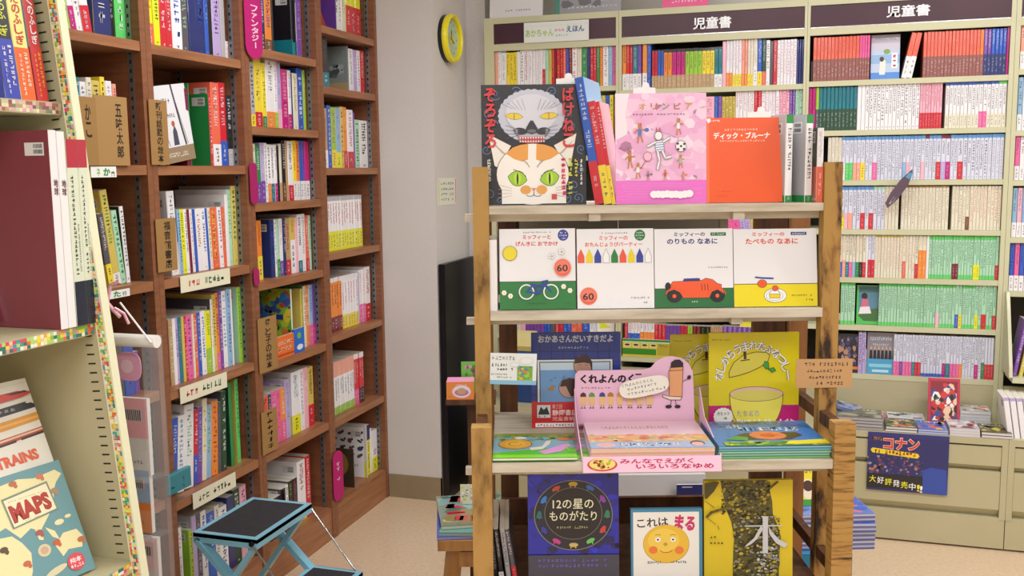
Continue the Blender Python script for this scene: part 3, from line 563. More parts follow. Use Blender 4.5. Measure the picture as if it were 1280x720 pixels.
def art_pink(A):
    A.rect(80, 108, 532, 636, 'F3BFE4'); A.blobs(80, 108, 532, 520, ['F8D6EE', 'F0B4DE', 'F6CCEA', 'EDB0DA', 'FBE2F4'], 90, 15, 55, 7)
    A.poly([(80, 108), (150, 108), (130, 200), (140, 300), (80, 330)], 'FAEAF6'); A.rect(80, 524, 532, 636, 'EC74D2')
    for k in range(12): A.line([(90+random.random()*60, 535+k*8), (420+random.random()*100, 540+k*8)], 1.5, 'F29AE0')
    for i, ch in enumerate('オリンピア'): A.text(ch, 196+i*58, 156, 230+i*58, 186, ['D8A040', 'C8803E', '7AA05A', 'B07040', 'D8A040'][i], .02)
    A.marks(165, 204, 268, 213, '8A5A6A', 7); A.marks(285, 204, 430, 213, '8A5A6A', 9)
    dogfig(A, 200, 305, 1.15, '6878C0', ball='5A6CC0'); dogfig(A, 150, 430, 1, 'B8743A'); dogfig(A, 190, 482, .9, 'F0F0F0'); dogfig(A, 392, 275, .95, 'F4F4F6'); dogfig(A, 402, 440, .8, '9CC0A0'); dogfig(A, 240, 505, .55, '3E62B8', ball='3E7A5A'); dogfig(A, 325, 502, .6, 'C84A4A'); dogfig(A, 415, 508, .5, 'D89A7A', ball='E8703A')
    A.oell(238, 410, 19, 20, 'F4C0D8', 'B05A6A', 2.5); A.line([(228, 430), (206, 462)], 4, 'B05A6A')
    A.oell(404, 362, 25, 25, 'F4F4F4', '33333C', 2)
    for dx, dy in ((0, 0), (-16, -12), (16, -10), (-14, 15), (15, 14)): A.ell(404+dx, 362+dy, 6.5, 6, '2A2A32', 6)
    A.ell(292, 312, 20, 22, '5A5A66', 14); A.ell(292, 312, 17.5, 19.5, 'F6F4F8', 14)
    for s in (-1, 1): A.opoly([(292+s*6-5, 292), (292+s*8-4, 272), (292+s*8+6, 292)], 'E05A6A', '5A5A66', 1.5)
    A.opoly([(276, 338), (314, 332), (322, 385), (278, 388)], 'F8F8FA', '5A5A66', 2)
    for k in range(4): A.line([(277, 346+k*11), (319, 342+k*11)], 4, '6A96D8')
    for pts in ([(276, 342), (238, 362)], [(316, 340), (346, 322)], [(288, 388), (296, 430), (286, 470)], [(312, 386), (326, 418), (352, 412)]): A.line(pts, 13, '5A5A66'); A.line(pts, 9, 'F6F4F8')
    for x in range(268, 460, 22): A.ell(x, 592+random.uniform(-3, 3), 20, 18, 'FAF6FA', 10)
hero('rack', (770, 117, 883, 250), 2.205, 4, .010, 'picture_book', 'pink picture book with dogs playing sports, in the middle of the top tier', 'F3BFE4', art_pink, (80, 108, 532, 636), z=1.365, slip=.2)
def art_orange(A):
    A.rect(528, 232, 912, 632, 'EE5A20'); A.rect(528, 232, 548, 632, 'F27A4A')
    A.text('ディック・ブルーナ', 570, 300, 852, 332, 'FFFFFF', .03); A.marks(626, 282, 792, 294, 'F8E0D0', 12); A.marks(600, 336, 828, 346, 'F8D8C8', 18)
    A.poly([(532, 236), (556, 236), (556, 250), (544, 258)], 'FFFFFF'); A.marks(558, 240, 604, 252, 'FFFFFF', 5)
    A.marks(586, 576, 664, 582, 'C84418', 8); A.marks(580, 598, 640, 604, 'C84418', 6)
hero('rack', (882, 148, 978, 249), 2.21, 6, .014, 'picture_book', 'orange picture book with white title, right of the pink one on the top tier', 'EE5A20', art_orange, (528, 232, 912, 632), z=1.365, slip=.58)
# leaning and standing spines on the top tier
def spine_on_rack(px0, px1, py0, d, code, label, lean=0, rz=0, dep=.19, text=None, tcol='w', z=1.365, cov=None, py1=250, name='picture_book', H=None, group=None):
    u0, _, _ = fd(px0, py1, 'rack', d); u1, _, _ = fd(px1, py1, 'rack', d); z1 = fd(px0, py0, 'rack', d)[1]; H = H or (z1-z)/math.cos(math.radians(lean)); t = u1-u0
    k = Tk('1:1:'+code); M = RK(u0, d, z+.0003) @ Matrix.Rotation(math.radians(rz), 4, 'Z') @ (Matrix.Rotation(math.radians(lean), 4, 'Y') if lean <= 0 else Matrix.Translation((t, 0, 0)) @ Matrix.Rotation(math.radians(lean), 4, 'Y') @ Matrix.Translation((-t, 0, 0)))
    b = MB(); spine_book(b, t, H, dep, k[4], k[5], int(k[6] or 0), None if text else k[7], k[8], int(k[9] or 0), k[10] or cov)
    if text:
        A = Art(b, t, H, 0, 0, t*1000, H*1000, e0=.0006); L = H*1000
        A.vtext(text, t*500, L*.03, L*.6, t*760, tcol, .02); A.marks(t*350, L*.7, t*650, L*.92, tcol, 8, True, .2)
    o = b.build(name, PRINT); o.matrix_world = M; return tag(o, label, 'book', group)
spine_on_rack(744, 755, 97, 2.215, 'br34.w#s', 'tall blue picture book leaning left against the black cat book, red foot', -9.5, -16, text=None)
spine_on_rack(755, 765, 127, 2.212, 'ry38.w#p', 'red picture book with yellow foot leaning beside the blue one, inner of two', -9.5, -16, dep=.17)
spine_on_rack(765, 770, 127, 2.210, 'ry38.w#p', 'red picture book with yellow foot leaning, outer of two, nearest the pink book', -9.5, -16, dep=.12)
for i, (a, c_) in enumerate(((981, 992), (1006, 1017))):
    spine_on_rack(a, c_, 143, 2.205, 'wG08.k^G10#g', ['white picture book with green ends on its spine, touching the orange book', 'white picture book with green ends on its spine, near the right post'][i], 0, 24, dep=.12)
spine_on_rack(1020, 1028, 160, 2.20, 'wA48.g#k', 'thin white and orange-red book at the right post of the top tier', 0, 0, dep=.15)
# second tier: four square white picture books
def dots_label(A, cx, cy, r, c): A.ell(cx, cy, r, r, c, 20); A.marks(cx-r*.6, cy-r*.6, cx+r*.6, cy-r*.25, 'w', 4, wt=.2); A.marks(cx-r*.75, cy-r*.1, cx+r*.75, cy+r*.22, 'w', 6, wt=.2); A.marks(cx-r*.5, cy+r*.4, cx+r*.5, cy+r*.68, 'w', 4, wt=.2)
def badge60(A, cx, cy):
    A.ell(cx, cy, 58, 58, 'F0B8A0', 24); A.ell(cx, cy, 53, 53, 'E8604A', 24); A.ell(cx, cy-6, 46, 42, 'EC7A64', 24)
    A.text('60', cx-38, cy-20, cx+34, cy+24, 'k', .02)
def wtitle(A, l1, x0, x1, y0, y1, l2, X0, X1, Y0, Y1, c): A.text(l1, x0, y0, x1, y1, c, .03); A.text(l2, X0, Y0, X1, Y1, c, .03)
WB = 'EDEDF2'
def art_b1(A):
    A.rect(180, 138, 672, 638, WB); A.rect(180, 466, 672, 638, '1F7A36'); A.line([(180, 466), (672, 466)], 3, '222')if 0 else A.rect(180, 464, 672, 467, '222222')
    A.marks(335, 154, 518, 166, '2E7A4A', 14); wtitle(A, 'ミッフィーと', 332, 514, 176, 204, 'げんきに おでかけ', 286, 560, 216, 246, 'D8402C')
    dots_label(A, 594, 180, 35, '2B3C9E')
    for k in range(28): a = k/28*6.283; A.poly([(248+42*math.cos(a-.08), 290+42*math.sin(a-.08)), (248+56*math.cos(a), 290+54*math.sin(a)), (248+42*math.cos(a+.08), 290+42*math.sin(a+.08))], 'C8B81E')
    A.oell(248, 290, 43, 43, 'EBD81E', '3A3A20', 1.5)
    for x, y in ((519, 310), (583, 284)):
        for k in range(5): a = k*1.257; A.oell(x+14*math.cos(a), y+13*math.sin(a), 8, 8, 'F0F0F2', '888', 1.2) if 0 else A.oell(x+14*math.cos(a), y+13*math.sin(a), 8, 8, 'F0F0F2', '888888', 1.2)
    badge60(A, 588, 382)
    for x, y in ((208, 534), (249, 554), (593, 499), (634, 524)):
        for k in range(6): a = k*1.047; A.ell(x+10*math.cos(a), y+10*math.sin(a), 7, 7, 'F4F0E4', 8)
        A.ell(x, y, 5, 5, 'E8D060', 8)
    for x in (353, 511):
        A.ell(x, 530, 50, 48, 'F0F0F0', 28); A.ell(x, 530, 42, 40, '1F7A36', 28)
    for p in ([(353, 530), (395, 490), (470, 490), (511, 530)], [(395, 490), (430, 540), (470, 490)], [(353, 530), (430, 540)], [(465, 470), (511, 530)], [(455, 468), (490, 462)]): A.line(p, 12, '23409A')
    A.poly([(372, 482), (420, 480), (412, 496), (380, 496)], '23409A'); A.marks(356, 596, 480, 606, '0E4A20', 10); A.marks(600, 596, 640, 606, '0E4A20', 3)
def art_b2(A):
    A.rect(678, 138, 1172, 638, WB); A.marks(822, 158, 1006, 170, '5A5A6A', 14); wtitle(A, 'ミッフィーの', 822, 1006, 182, 210, 'おたんじょうびパーティー', 730, 1100, 222, 250, 'E05038')
    dots_label(A, 1084, 180, 35, '1F7A36'); badge60(A, 750, 560)
    for i, c in enumerate(['E8553A', 'E8D21E', '2B3C9E', 'F4F4F6', '1F7A36', 'E8553A', 'E8D21E', '2B3C9E', 'F4F4F6']):
        x = 704+i*54; A.poly([(x-22, 352), (x-22, 310), (x, 262), (x+22, 310), (x+22, 352)], c) if c != 'F4F4F6' else A.opoly([(x-20, 352), (x-20, 310), (x, 262), (x+20, 310), (x+20, 352)], c, '666666', 2)
    A.marks(1020, 566, 1142, 578, '6A6A70', 9); A.marks(1102, 596, 1146, 608, '33333A', 3)
def art_b3(A):
    A.rect(91, 125, 566, 590, WB); A.rect(91, 478, 566, 590, '1F6E38'); A.rect(91, 476, 566, 479, '222222')
    wtitle(A, 'ミッフィーの', 210, 398, 146, 170, 'のりもの なあに', 168, 474, 182, 216, '2E2A78')
    A.rect(432, 148, 526, 168, '1F6E38'); A.marks(442, 152, 516, 164, 'w', 8); A.marks(416, 348, 536, 360, '6A6A70', 9)
    for x in (208, 468): A.ell(x, 520, 46, 42, '1A1A1E', 20)
    A.opoly([(165, 470), (190, 450), (200, 436), (370, 432), (400, 418), (440, 426), (470, 450), (494, 456), (494, 478), (510, 500), (508, 512), (470, 486), (436, 500), (420, 534), (262, 534), (240, 500), (206, 484), (172, 496), (154, 520)], 'EE5A28', '1A1A1E', 2.5)
    A.ell(170, 466, 18, 26, '1A1A1E', 14); A.opoly([(262, 434), (366, 430), (360, 418), (268, 420)], '2B3C9E', '1A1A1E', 2)
    for x in (376, 394, 412): A.line([(x-4, 452), (x, 470), (x, 490)], 3, '1A1A1E')
    for x in (208, 468): A.ell(x, 522, 31, 30, '1A1A1E', 18); A.ell(x, 522, 12, 12, 'EE5A28', 14); A.arc(x, 520, 52, 46, 190, 350, 5, 'EE5A28', 10)
    A.marks(310, 550, 352, 562, 'E0E8E0', 3)
def art_b4(A):
    A.rect(566, 128, 1064, 585, WB); A.rect(566, 452, 1064, 585, 'EDDC1A'); A.rect(566, 450, 1064, 454, '222222')
    wtitle(A, 'ミッフィーの', 678, 872, 148, 172, 'たべもの なあに', 638, 952, 184, 218, 'E05038')
    A.rect(910, 148, 1004, 166, '2E3A80'); A.marks(918, 151, 996, 163, 'w', 8)
    A.oell(812, 520, 66, 40, 'F4F4F6', '222222', 2.5, 0, 28); A.oell(808, 522, 50, 27, 'F4F4F6', '222222', 1.5, 0, 24); A.opoly([(774, 512), (842, 512), (838, 536), (778, 536)], 'E8D41A', '222222', 2); A.opoly([(778, 512), (784, 492), (830, 490), (838, 512)], 'F6F6F8', '222222', 2); A.oell(812, 478, 17, 15, 'E8553A', '222222', 2)
    A.line([(694, 412), (724, 416), (800, 420)], 9, '2B3C9E'); A.oell(734, 450, 27, 22, 'EE5A28', '222222', 2)
    A.marks(908, 514, 1034, 526, '8A7A20', 9); A.marks(994, 540, 1040, 552, '222222', 3)
SQ = 'square white picture books on the second tier'
hero('rack', (625, 287, 720, 385), 2.20, 8, .012, 'picture_book', 'square white picture book with a bicycle on green ground and a sun, leftmost of four', WB, art_b1, (180, 138, 672, 638), SQ, 1.128)
hero('rack', (722, 287, 818, 385), 2.20, 8, .012, 'picture_book', 'square white picture book with a row of coloured shapes under an orange title', WB, art_b2, (678, 138, 1172, 638), SQ, 1.128)
hero('rack', (819, 287, 917, 384), 2.20, 8, .012, 'picture_book', 'square white picture book with an orange open car on green ground', WB, art_b3, (91, 125, 566, 590), SQ, 1.128)
hero('rack', (918, 287, 1022, 383), 2.20, 8, .012, 'picture_book', 'square white picture book with cake on a yellow table, rightmost of four', WB, art_b4, (566, 128, 1064, 585), SQ, 1.128)
spine_on_rack(611, 622, 300, 2.196, 'w#w', 'plain white spine at the left post of the second tier', 0, 0, dep=.14, z=1.128, py1=384)
# third tier: books standing behind, flat stacks in front
def art_bath(A):
    A.rect(517, 162, 1020, 710, '22388E')
    for x in range(566, 1020, 65): A.rect(x-1.5, 190, x+1.5, 710, '10184A')
    for y in (270, 330, 392, 520): A.rect(517, y-1.5, 1020, y+1.5, '10184A')
    A.rect(550, 176, 985, 228, '22388E'); A.text('おかあさんだいすきだよ', 556, 176, 976, 218, 'C4CBD6', .03); A.rect(660, 236, 866, 262, '22388E'); A.marks(668, 240, 860, 254, 'B0B8C8', 11)
    A.rect(546, 312, 978, 560, '1A1A28'); A.rect(551, 317, 973, 560, 'DCE4EA'); A.rect(562, 328, 962, 560, '1A1A28'); A.rect(567, 333, 957, 376, 'C4D8E6'); A.rect(567, 376, 957, 560, '6C9CD0')
    A.oell(806, 350, 50, 58, 'C09484', '1A1A20', 3, 0, 22); A.poly([(758, 340), (768, 308), (800, 292), (836, 296), (860, 330), (860, 392), (846, 340), (812, 334)], '3A1E1A')
    A.arc(792, 344, 9, 5, 20, 160, 2.5, '4A2A20', 5); A.arc(826, 344, 9, 5, 20, 160, 2.5, '4A2A20', 5)
    A.oell(730, 480, 58, 56, 'C09484', '1A1A20', 3, 0, 22); A.poly([(676, 470), (690, 436), (730, 424), (772, 432), (780, 520), (740, 530), (724, 500), (712, 470)], '3A1E1A')
    for k in range(14): x, y = random.uniform(580, 940), random.uniform(395, 540); A.line([(x, y), (x+14, y-3)], 3, '2A5A9A')
    A.poly([(605, 484), (622, 478), (630, 462), (650, 466), (640, 490), (612, 496)], 'A87A3A')
def obi_red(A):
    A.rect(0, 0, 100, 100, 'C8202A'); A.rect(6, 14, 21, 62, 'D8DCDC'); A.poly([(7, 50), (10, 20), (13.5, 32), (17, 20), (20, 50)], '22222A'); A.marks(7, 53, 20, 60, '22222A', 4)
    A.text('第三回', 23, 12, 34, 28, 'F4C8C4', 0); A.text('静岡書店大賞', 23, 32, 66, 54, 'F6E8E4', .01); A.text('児童書新作部門', 23, 58, 66, 74, 'F2D0CC', 0); A.poly([(4, 82), (98, 82), (98, 97), (4, 97)], 'F2F2F2'); A.marks(6, 85, 60, 95, '222222', 16)
hero('rack', (665, 416, 776, 538), 2.32, 2, .010, 'picture_book', 'blue tiled picture book of a bath scene with red award band, third tier', '22388E', art_bath, (517, 162, 1020, 710), z=.82, obi=(.28, 'C8202A', obi_red))
def art_pear(A):
    A.rect(30, 85, 615, 675, 'E0CF18'); A.marks(50, 122, 172, 134, '6A6420', 12)
    s = 'なしからうまれたふなっしー'
    for i, ch in enumerate(s):
        a = math.radians(188+i*(164/12)); x = 320+226*math.cos(a); y = 382+218*math.sin(a)
        for c, bo in (('5A5A64', .06), ('F2F2F4', .015)): A.text(ch, x-29, y-29, x+29, y+29, c, bo, math.degrees(a)+90, True)
    A.opoly([(162, 362), (160, 330), (190, 270), (250, 225), (330, 205), (400, 208), (424, 226), (412, 262), (360, 300), (290, 330), (220, 350)], 'D8CC4C', '4A3A1C', 4)
    A.line([(262, 206), (264, 244)], 18, '4A2A18'); A.line([(236, 258), (292, 252)], 6, '4A2A18')
    A.opoly([(380, 290), (392, 262), (416, 270), (420, 306), (400, 312)], '3E9A3E', '2A5A28', 3); A.opoly([(412, 312), (450, 302), (464, 322), (440, 334)], '3E9A3E', '2A5A28', 3)
    bowl = [(166+0, 460)] + [(338+174*math.cos(math.radians(a)), 470+245*math.sin(math.radians(a))) for a in range(180, -1, -12)]
    A.opoly(bowl, 'EADF5A', '5A4A1C', 4); A.oell(338, 466, 172, 44, 'E2B8B0', '5A4A1C', 3, 0, 30); A.ell(338, 474, 160, 34, 'D8CC60', 30)
def obi_pear(A):
    A.rect(0, 0, 100, 100, 'C01878'); A.poly([(24, 0), (80, 0), (76, 60), (66, 100), (34, 100), (26, 60)], 'EADF5A')
    for k in range(18): a = k/18*6.283; A.ell(16+9*math.cos(a), 50+34*math.sin(a), 2.2, 8, 'F0F0F0', 6)
    A.ell(16, 50, 10, 38, 'F0F0F0', 22); A.text('大ヒット', 9, 26, 23, 44, '22222A', .02); A.marks(11, 50, 21, 64, '22222A', 2); A.marks(9, 70, 23, 84, '22222A', 3); A.text('たちまち', 31, 22, 56, 50, 'F4F4F4', .04); A.marks(30, 60, 96, 92, 'FFFFFF', 11, wt=.3)
hero('rack', (886, 416, 998, 532), 2.30, 3, .009, 'picture_book', 'yellow picture book with pear halves and a magenta band, on third tier', 'E0CF18', art_pear, (30, 85, 615, 675), z=.82, obi=(.235, 'C01878', obi_pear))
def art_pear2(A): art_pear(A); A.opoly([(60, 400), (80, 380), (120, 400), (120, 560), (70, 560)], '3E7CC0', '222222', 4) if 0 else None
hero('rack', (838, 418, 950, 534), 2.36, 3, .009, 'picture_book', 'second copy of the yellow pear book, half hidden behind the front one', 'E0CF18', art_pear, (30, 85, 615, 675), z=.82)
# pink die-cut counter display with its flat books
dT = thing('book_display', 'pink cardboard display with rounded header and tray holding flat picture books', 'display', RK(.30, 2.04, .82))
def dz(px, py, d): q = fd(px, py, 'rack', d); return q[0]-.30, q[1]-.82
b = MB(); hd = 2.285; K = lambda x, y: dz(710+x/6.737, 440+y/6.737, hd)
out = [(50, 610), (60, 190), (90, 158), (640, 148), (700, 130), (745, 75), (800, 45), (870, 35), (950, 48), (1010, 90), (1050, 160), (1058, 330), (1068, 620)]
P = [K(*q) for q in out]; yb = hd-2.04
tri = tessellate_polygon([[Vector((x, z, 0)) for x, z in P]])
for yy in (yb, yb+.003):
    for t_ in tri: b.face([(P[i][0], yy, P[i][1]) for i in t_], 'EFC2DC')
for i in range(len(P)): p0, p1 = P[i], P[(i+1) % len(P)]; b.face([(p0[0], yb, p0[1]), (p1[0], yb, p1[1]), (p1[0], yb+.003, p1[1]), (p0[0], yb+.003, p0[1])], 'EFC2DC')
u0, z0 = dz(710+0/6.737, 440+620/6.737, hd); u1, z1 = dz(710+1180/6.737, 440, hd)
x0h, zb_ = K(0, 640); x1h, zt_ = K(1200, 0)
A = Art(b, x1h-x0h, zt_-zb_, 0, 0, 1200, 640, Matrix.Translation((x0h, yb, zb_)))
A.text('くれよんのく', 105, 180, 560, 258, 'k', .05); A.rect(570, 178, 620, 190, 'k'); A.marks(112, 286, 362, 304, '7A4A7A', 9)
for i, (x, c) in enumerate([(130, '5A3A3A'), (202, '5AA04A'), (290, '4A4A8A'), (360, 'B87A3A'), (438, 'D8A05A'), (525, 'E0B060'), (605, 'C89A4A'), (688, 'D88A6A')]):
    A.poly([(x-26, 372), (x-22, 345), (x, 332), (x+22, 345), (x+26, 372)], c); A.poly([(x-28, 372), (x+28, 372), (x+26, 445), (x-26, 445)], 'EBC48A')
    A.line([(x-10, 445), (x-10, 465)], 4, 'A07A4A'); A.line([(x+10, 445), (x+10, 465)], 4, 'A07A4A'); A.ell(x-12, 468, 9, 5, '5A4038', 8); A.ell(x+12, 468, 9, 5, '5A4038', 8)
A.opoly([(865, 130), (870, 85), (900, 62), (940, 62), (968, 90), (968, 130)], '3A2A34', 'k', 4); A.opoly([(860, 128), (970, 122), (968, 150), (860, 156)], 'E0A070', 'k', 4)
A.opoly([(850, 156), (968, 150), (962, 378), (855, 372)], 'E8A878', '3A2A28', 4); A.opoly([(800, 358), (850, 372), (962, 380), (950, 405), (860, 404), (800, 378)], 'EEDDCC', '3A2A28', 4)
for x in (872, 908): A.line([(x, 404), (x-4 if x < 900 else x+6, 455)], 5, '3A2A28')
A.ell(850, 462, 28, 16, '3A2A30', 12); A.ell(926, 462, 26, 16, '3A2A30', 12); A.line([(966, 246), (1010, 226)], 5, '3A2A28'); A.ell(1020, 212, 16, 20, '3A2A30', 12, 30)
b.build('header_card', MATTE, dT)
b = MB(); ul, _ = dz(728, 575, 2.045); ur, _ = dz(900, 575, 2.045)
b.box(ul, 0, .0003, ur, yb, .0022, 'F0C6DE'); b.build('tray', MATTE, dT)
for s, u in ((0, ul), (1, ur)):
    b = MB(); q = [(u, 0, .002), (u, yb, .002), (u, yb, .105), (u, yb*.75, .05), (u, 0, .012)]; du = .002 if s else -.002
    b.face(q, 'F0C8E0'); b.face([(x+du, y, z) for x, y, z in q], 'E8A8CC')
    for i in range(5): a_, c_ = q[i], q[(i+1) % 5]; b.face([a_, c_, (c_[0]+du, c_[1], c_[2]), (a_[0]+du, a_[1], a_[2])], 'F0C8E0')
    b.build('side_flap', MATTE, dT)
b = MB(); lw = ur-ul; LM = Matrix.Translation((ul, -.014, -.020)) @ Matrix.Rotation(math.radians(-14), 4, 'X'); b.M = LM; b.box(0, 0, 0, lw, .0018, .034, 'F2C4DC')
A = Art(b, lw, .034, 80, 345, 1255, 465); b.M = LM; A.ell(245, 405, 128, 50, 'C8482A', 20); A.ell(245, 400, 112, 44, 'F0D07A', 20); A.blobs(165, 370, 325, 440, ['A8B83A', 'F4E8B0', 'D86A3A', '7A4A2A'], 16, 8, 20)
A.text('みんなでえがく', 395, 362, 1020, 400, 'B81E4A', .02); A.text('いろいろなゆめ', 530, 402, 1190, 440, 'B81E4A', .02); b.build('front_lip', MATTE, dT)
b = MB(); ox, oz = dz(710+640/6.737, 440+292/6.737, 2.27); PM = Matrix.Translation((ox, 2.27-2.04, oz)) @ Matrix.Rotation(math.radians(10), 4, 'Y') if 0 else Matrix.Translation((ox, 2.268-2.04, oz)) @ Matrix.Rotation(math.radians(-11), 4, 'Y')
rw, rh = .0595, .0225; b.M = PM; N_ = 28; ring = [(math.copysign(abs(math.cos(i/N_*6.283))**.55, math.cos(i/N_*6.283))*rw, math.copysign(abs(math.sin(i/N_*6.283))**.8, math.sin(i/N_*6.283))*rh) for i in range(N_)]
b.face([(x, 0, z) for x, z in ring], 'F4F2E6'); b.face([(x, .001, z) for x, z in ring][::-1], 'F4F2E6')
for i in range(N_): (x, z), (X_, Z_) = ring[i], ring[(i+1) % N_]; b.face([(x, 0, z), (X_, 0, Z_), (X_, .001, Z_), (x, .001, z)], 'F4F2E6')
A = Art(b, 2*rw, 2*rh, 0, 0, 430, 165, Matrix.Translation((-rw, 0, -rh)))
A.text('くれよんのくろくん', 30, 22, 300, 50, '2A2A30', 0); A.marks(70, 64, 330, 92, '2A2A30', 9, wt=.1); A.marks(60, 108, 400, 136, '2A2A30', 11, wt=.1)
A.poly([(120, 14), (200, -16), (430, -46), (436, 20), (330, 10)], 'D8D49A') if 0 else None
o = b.build('shop_card', MATTE); o.matrix_world = dT.matrix_world @ Matrix.Identity(4); tag(o, 'white oval handwritten shop card taped across the pink display header', 'card')
def flat_book(u0, d0, z, w, dp, t, cover, edge, name, label, art=None, ar=(0, 0, 100, 100), group=None, rot=0, frame='rack', cat='book'):
    b = MB(); M0 = RK(u0, d0, z, 0, 0, math.radians(rot)) if frame == 'rack' else TR(u0, d0, z, math.radians(rot))
    b.box(0, 0, 0, w, dp, t, edge, {'t': cover, 'b': cover, 'l': cover})
    b.box(0, -.0006, 0, w, -.0001, .0012, cover); b.box(0, -.0006, t-.0012, w, -.0001, t, cover)
    A = Art(b, w, dp, *ar, M=Matrix.Translation((0, 0, t)) @ Matrix(((1, 0, 0, 0), (0, 0, 1, 0), (0, -1, 0, 0), (0, 0, 0, 1))))
    if art: art(A)
    o = b.build(name, PRINT); o.matrix_world = M0; return tag(o, label, cat, group)
def art_peach(A):
    A.rect(0, 0, 100, 100, 'F0CFE0'); A.rect(0, 0, 100, 45, 'EFD0DE'); A.text('くれよんのくろくんとふしぎなともだち', 14, 18, 72, 30, 'B8603A', .02); A.rect(0, 52, 100, 78, 'EBB67C')
    A.blobs(2, 50, 98, 78, ['F0D890', 'E88A6A', '9CC08A', 'F4E4B0', 'D86A5A'], 50, 2, 5); A.rect(0, 78, 100, 100, '9CBEE2'); A.marks(24, 82, 74, 94, 'F4F4F8', 14, wt=.3); A.ell(13, 89, 8, 8, 'EEC0B8', 14); A.ell(88, 86, 6, 9, '4A2A30', 12); A.ell(88, 88, 5, 7, 'F0C0B8', 12)
zt = .8225
for k in range(3):
    top = k == 2; flat_book(.166+random.uniform(-.002, .002), 2.05, zt, .268, .222, .0078, 'EFD0DE', ['E8C08A', 'E4B87E', 'ECC896', 'DDB07A'][k], 'picture_book', ['bottom peach-edged picture book in the pink display tray', 'middle peach-edged picture book in the pink display tray', 'topmost picture book in the pink tray, pink and blue cover'][k], art_peach if top else None, group='flat books in the pink display'); zt += .0079
def art_snail(A):
    A.rect(0, 0, 100, 100, '74AE3C'); A.rect(0, 0, 100, 14, '8AA03A'); A.poly([(0, 14), (100, 14), (100, 60), (60, 70), (30, 76), (0, 80)], '7EB4C8'); A.poly([(0, 80), (30, 72), (60, 62), (100, 66), (100, 100), (0, 100)], '58C038'); A.rect(0, 88, 100, 100, '8AE02A')
    A.blobs(0, 10, 100, 30, ['5A9A3A', '3A7A3A', '9AB84A'], 40, 2, 6); A.oell(27, 45, 20, 20, 'E6A838', '9A5A1A', 1.2, 0, 22); A.ell(27, 45, 13, 13, 'F0C048', 18); A.arc(27, 45, 8, 8, 0, 300, 1.2, '9A5A1A', 10); A.poly([(44, 62), (60, 56), (66, 34), (72, 30), (70, 46), (60, 68), (46, 72)], 'E8E4D8')
    A.poly([(55, 78), (90, 46), (96, 52), (82, 78), (62, 88)], 'E89AD8'); A.ell(88, 26, 9, 6, 'E88A2A', 12); A.ell(34, 20, 8, 6, 'EAF0E8', 10); A.arc(96, 60, 6, 20, 0, 300, 1.5, 'A8E03A', 10)
flat_book(-.028, 2.05, .8203, .196, .205, .004, '74AE3C', 'D8D4C8', 'picture_book', 'thin picture book under the green snail book on the third tier', art_snail, group='flat books at the left of the third tier')
flat_book(-.046, 2.04, .8245, .182, .19, .006, '74AE3C', 'F0F0EC', 'picture_book', 'green picture book with an orange snail shell, flat on the third tier', art_snail, group='flat books at the left of the third tier')
def art_sea(A):
    A.rect(0, 0, 100, 100, '2E7CC8'); A.poly([(0, 0), (100, 0), (100, 20), (50, 10), (0, 14)], '3E8CD8'); A.blobs(10, 0, 80, 12, ['6A5A3A', '3A5A4A', '8A7A5A'], 30, 2, 5)
    A.marks(12, 14, 34, 28, 'F0F4F8', 3, wt=.3); A.marks(30, 26, 86, 42, 'F0F4F8', 12, wt=.3); A.poly([(20, 62), (32, 50), (80, 48), (84, 60), (70, 76), (30, 76)], '2A2A2A'); A.ell(52, 60, 17, 17, 'D8683A', 18)
    for k in range(8): A.ell(52+12*math.cos(k*.785), 60+10*math.sin(k*.785), 5, 6, 'E07A4A', 8)
    A.ell(52, 60, 7, 6, 'C84A2A', 10); A.poly([(10, 76), (22, 62), (32, 68), (30, 80)], '3E9A4A'); A.rect(6, 84, 100, 100, '4E8A3A'); A.blobs(6, 82, 100, 100, ['3A7A3A', '9AC04A', 'E8D83A', '7AB048'], 60, 2, 5); A.poly([(66, 84), (100, 78), (100, 96), (60, 96)], 'E8DC30')
zt = .8203
for k in range(5):
    flat_book(.441+random.uniform(-.002, .003), 2.048, zt, .243, .205, .0054, '2E7CC8' if k == 4 else ['3E9A4A', '3A7AB8'][k % 2], ['8FBF7A', '9CC88A', 'A8CFAE', '7AB8A8', '9CC8B8', 'A8D0C0'][k], 'picture_book', 'green-edged picture book, %s of the right flat stack' % (['bottom', 'second from bottom', 'third from bottom', 'fourth from bottom', 'blue flowered topmost'][k]), art_sea if k == 4 else None, group='flat stack at the right of the third tier'); zt += .0056
# lowest visible tier
def art_star(A):
    A.rect(450, 275, 838, 806, '1C22A0'); A.blobs(450, 275, 838, 780, ['10145A', '262CC8', '0E1046', '1A1E88'], 80, 10, 36); A.ell(644, 478, 168, 164, '8A8A60', 36); A.ell(644, 478, 165, 161, '15152E', 36); A.ell(644, 470, 124, 122, '6A6A58', 32); A.ell(644, 470, 121, 119, '101016', 32)
    cs = ['C8A030', '2A6AC0', '8A3AB0', '2A7A5A', 'C04038', '6AC060', 'C8B060', 'C03A8A', '2A3AA0', '1E6A6A', '2A7AC8', 'C04A3A']
    for k, c in enumerate(cs):
        a = math.radians(-90+k*30); x, y = 644+145*math.cos(a), 474+142*math.sin(a); A.ell(x, y, 20, 10, c, 10, math.degrees(a)+90); A.ell(x+10*math.cos(a+1.6), y+10*math.sin(a+1.6), 8, 9, c, 8); A.line([(x-9, y), (x-12, y+14)], 5, c); A.line([(x+7, y), (x+9, y+14)], 5, c)
    A.text('12の星の', 556, 400, 730, 446, 'E4E0C0', .01); A.text('ものがたり', 542, 456, 744, 502, 'E4E0C0', .01); A.marks(572, 526, 708, 540, 'B8B48A', 13)
    A.rect(450, 662, 838, 806, '3C3C4E'); A.marks(490, 680, 790, 696, '6A5AC8', 16); A.marks(490, 704, 790, 720, '6A5AC8', 16)
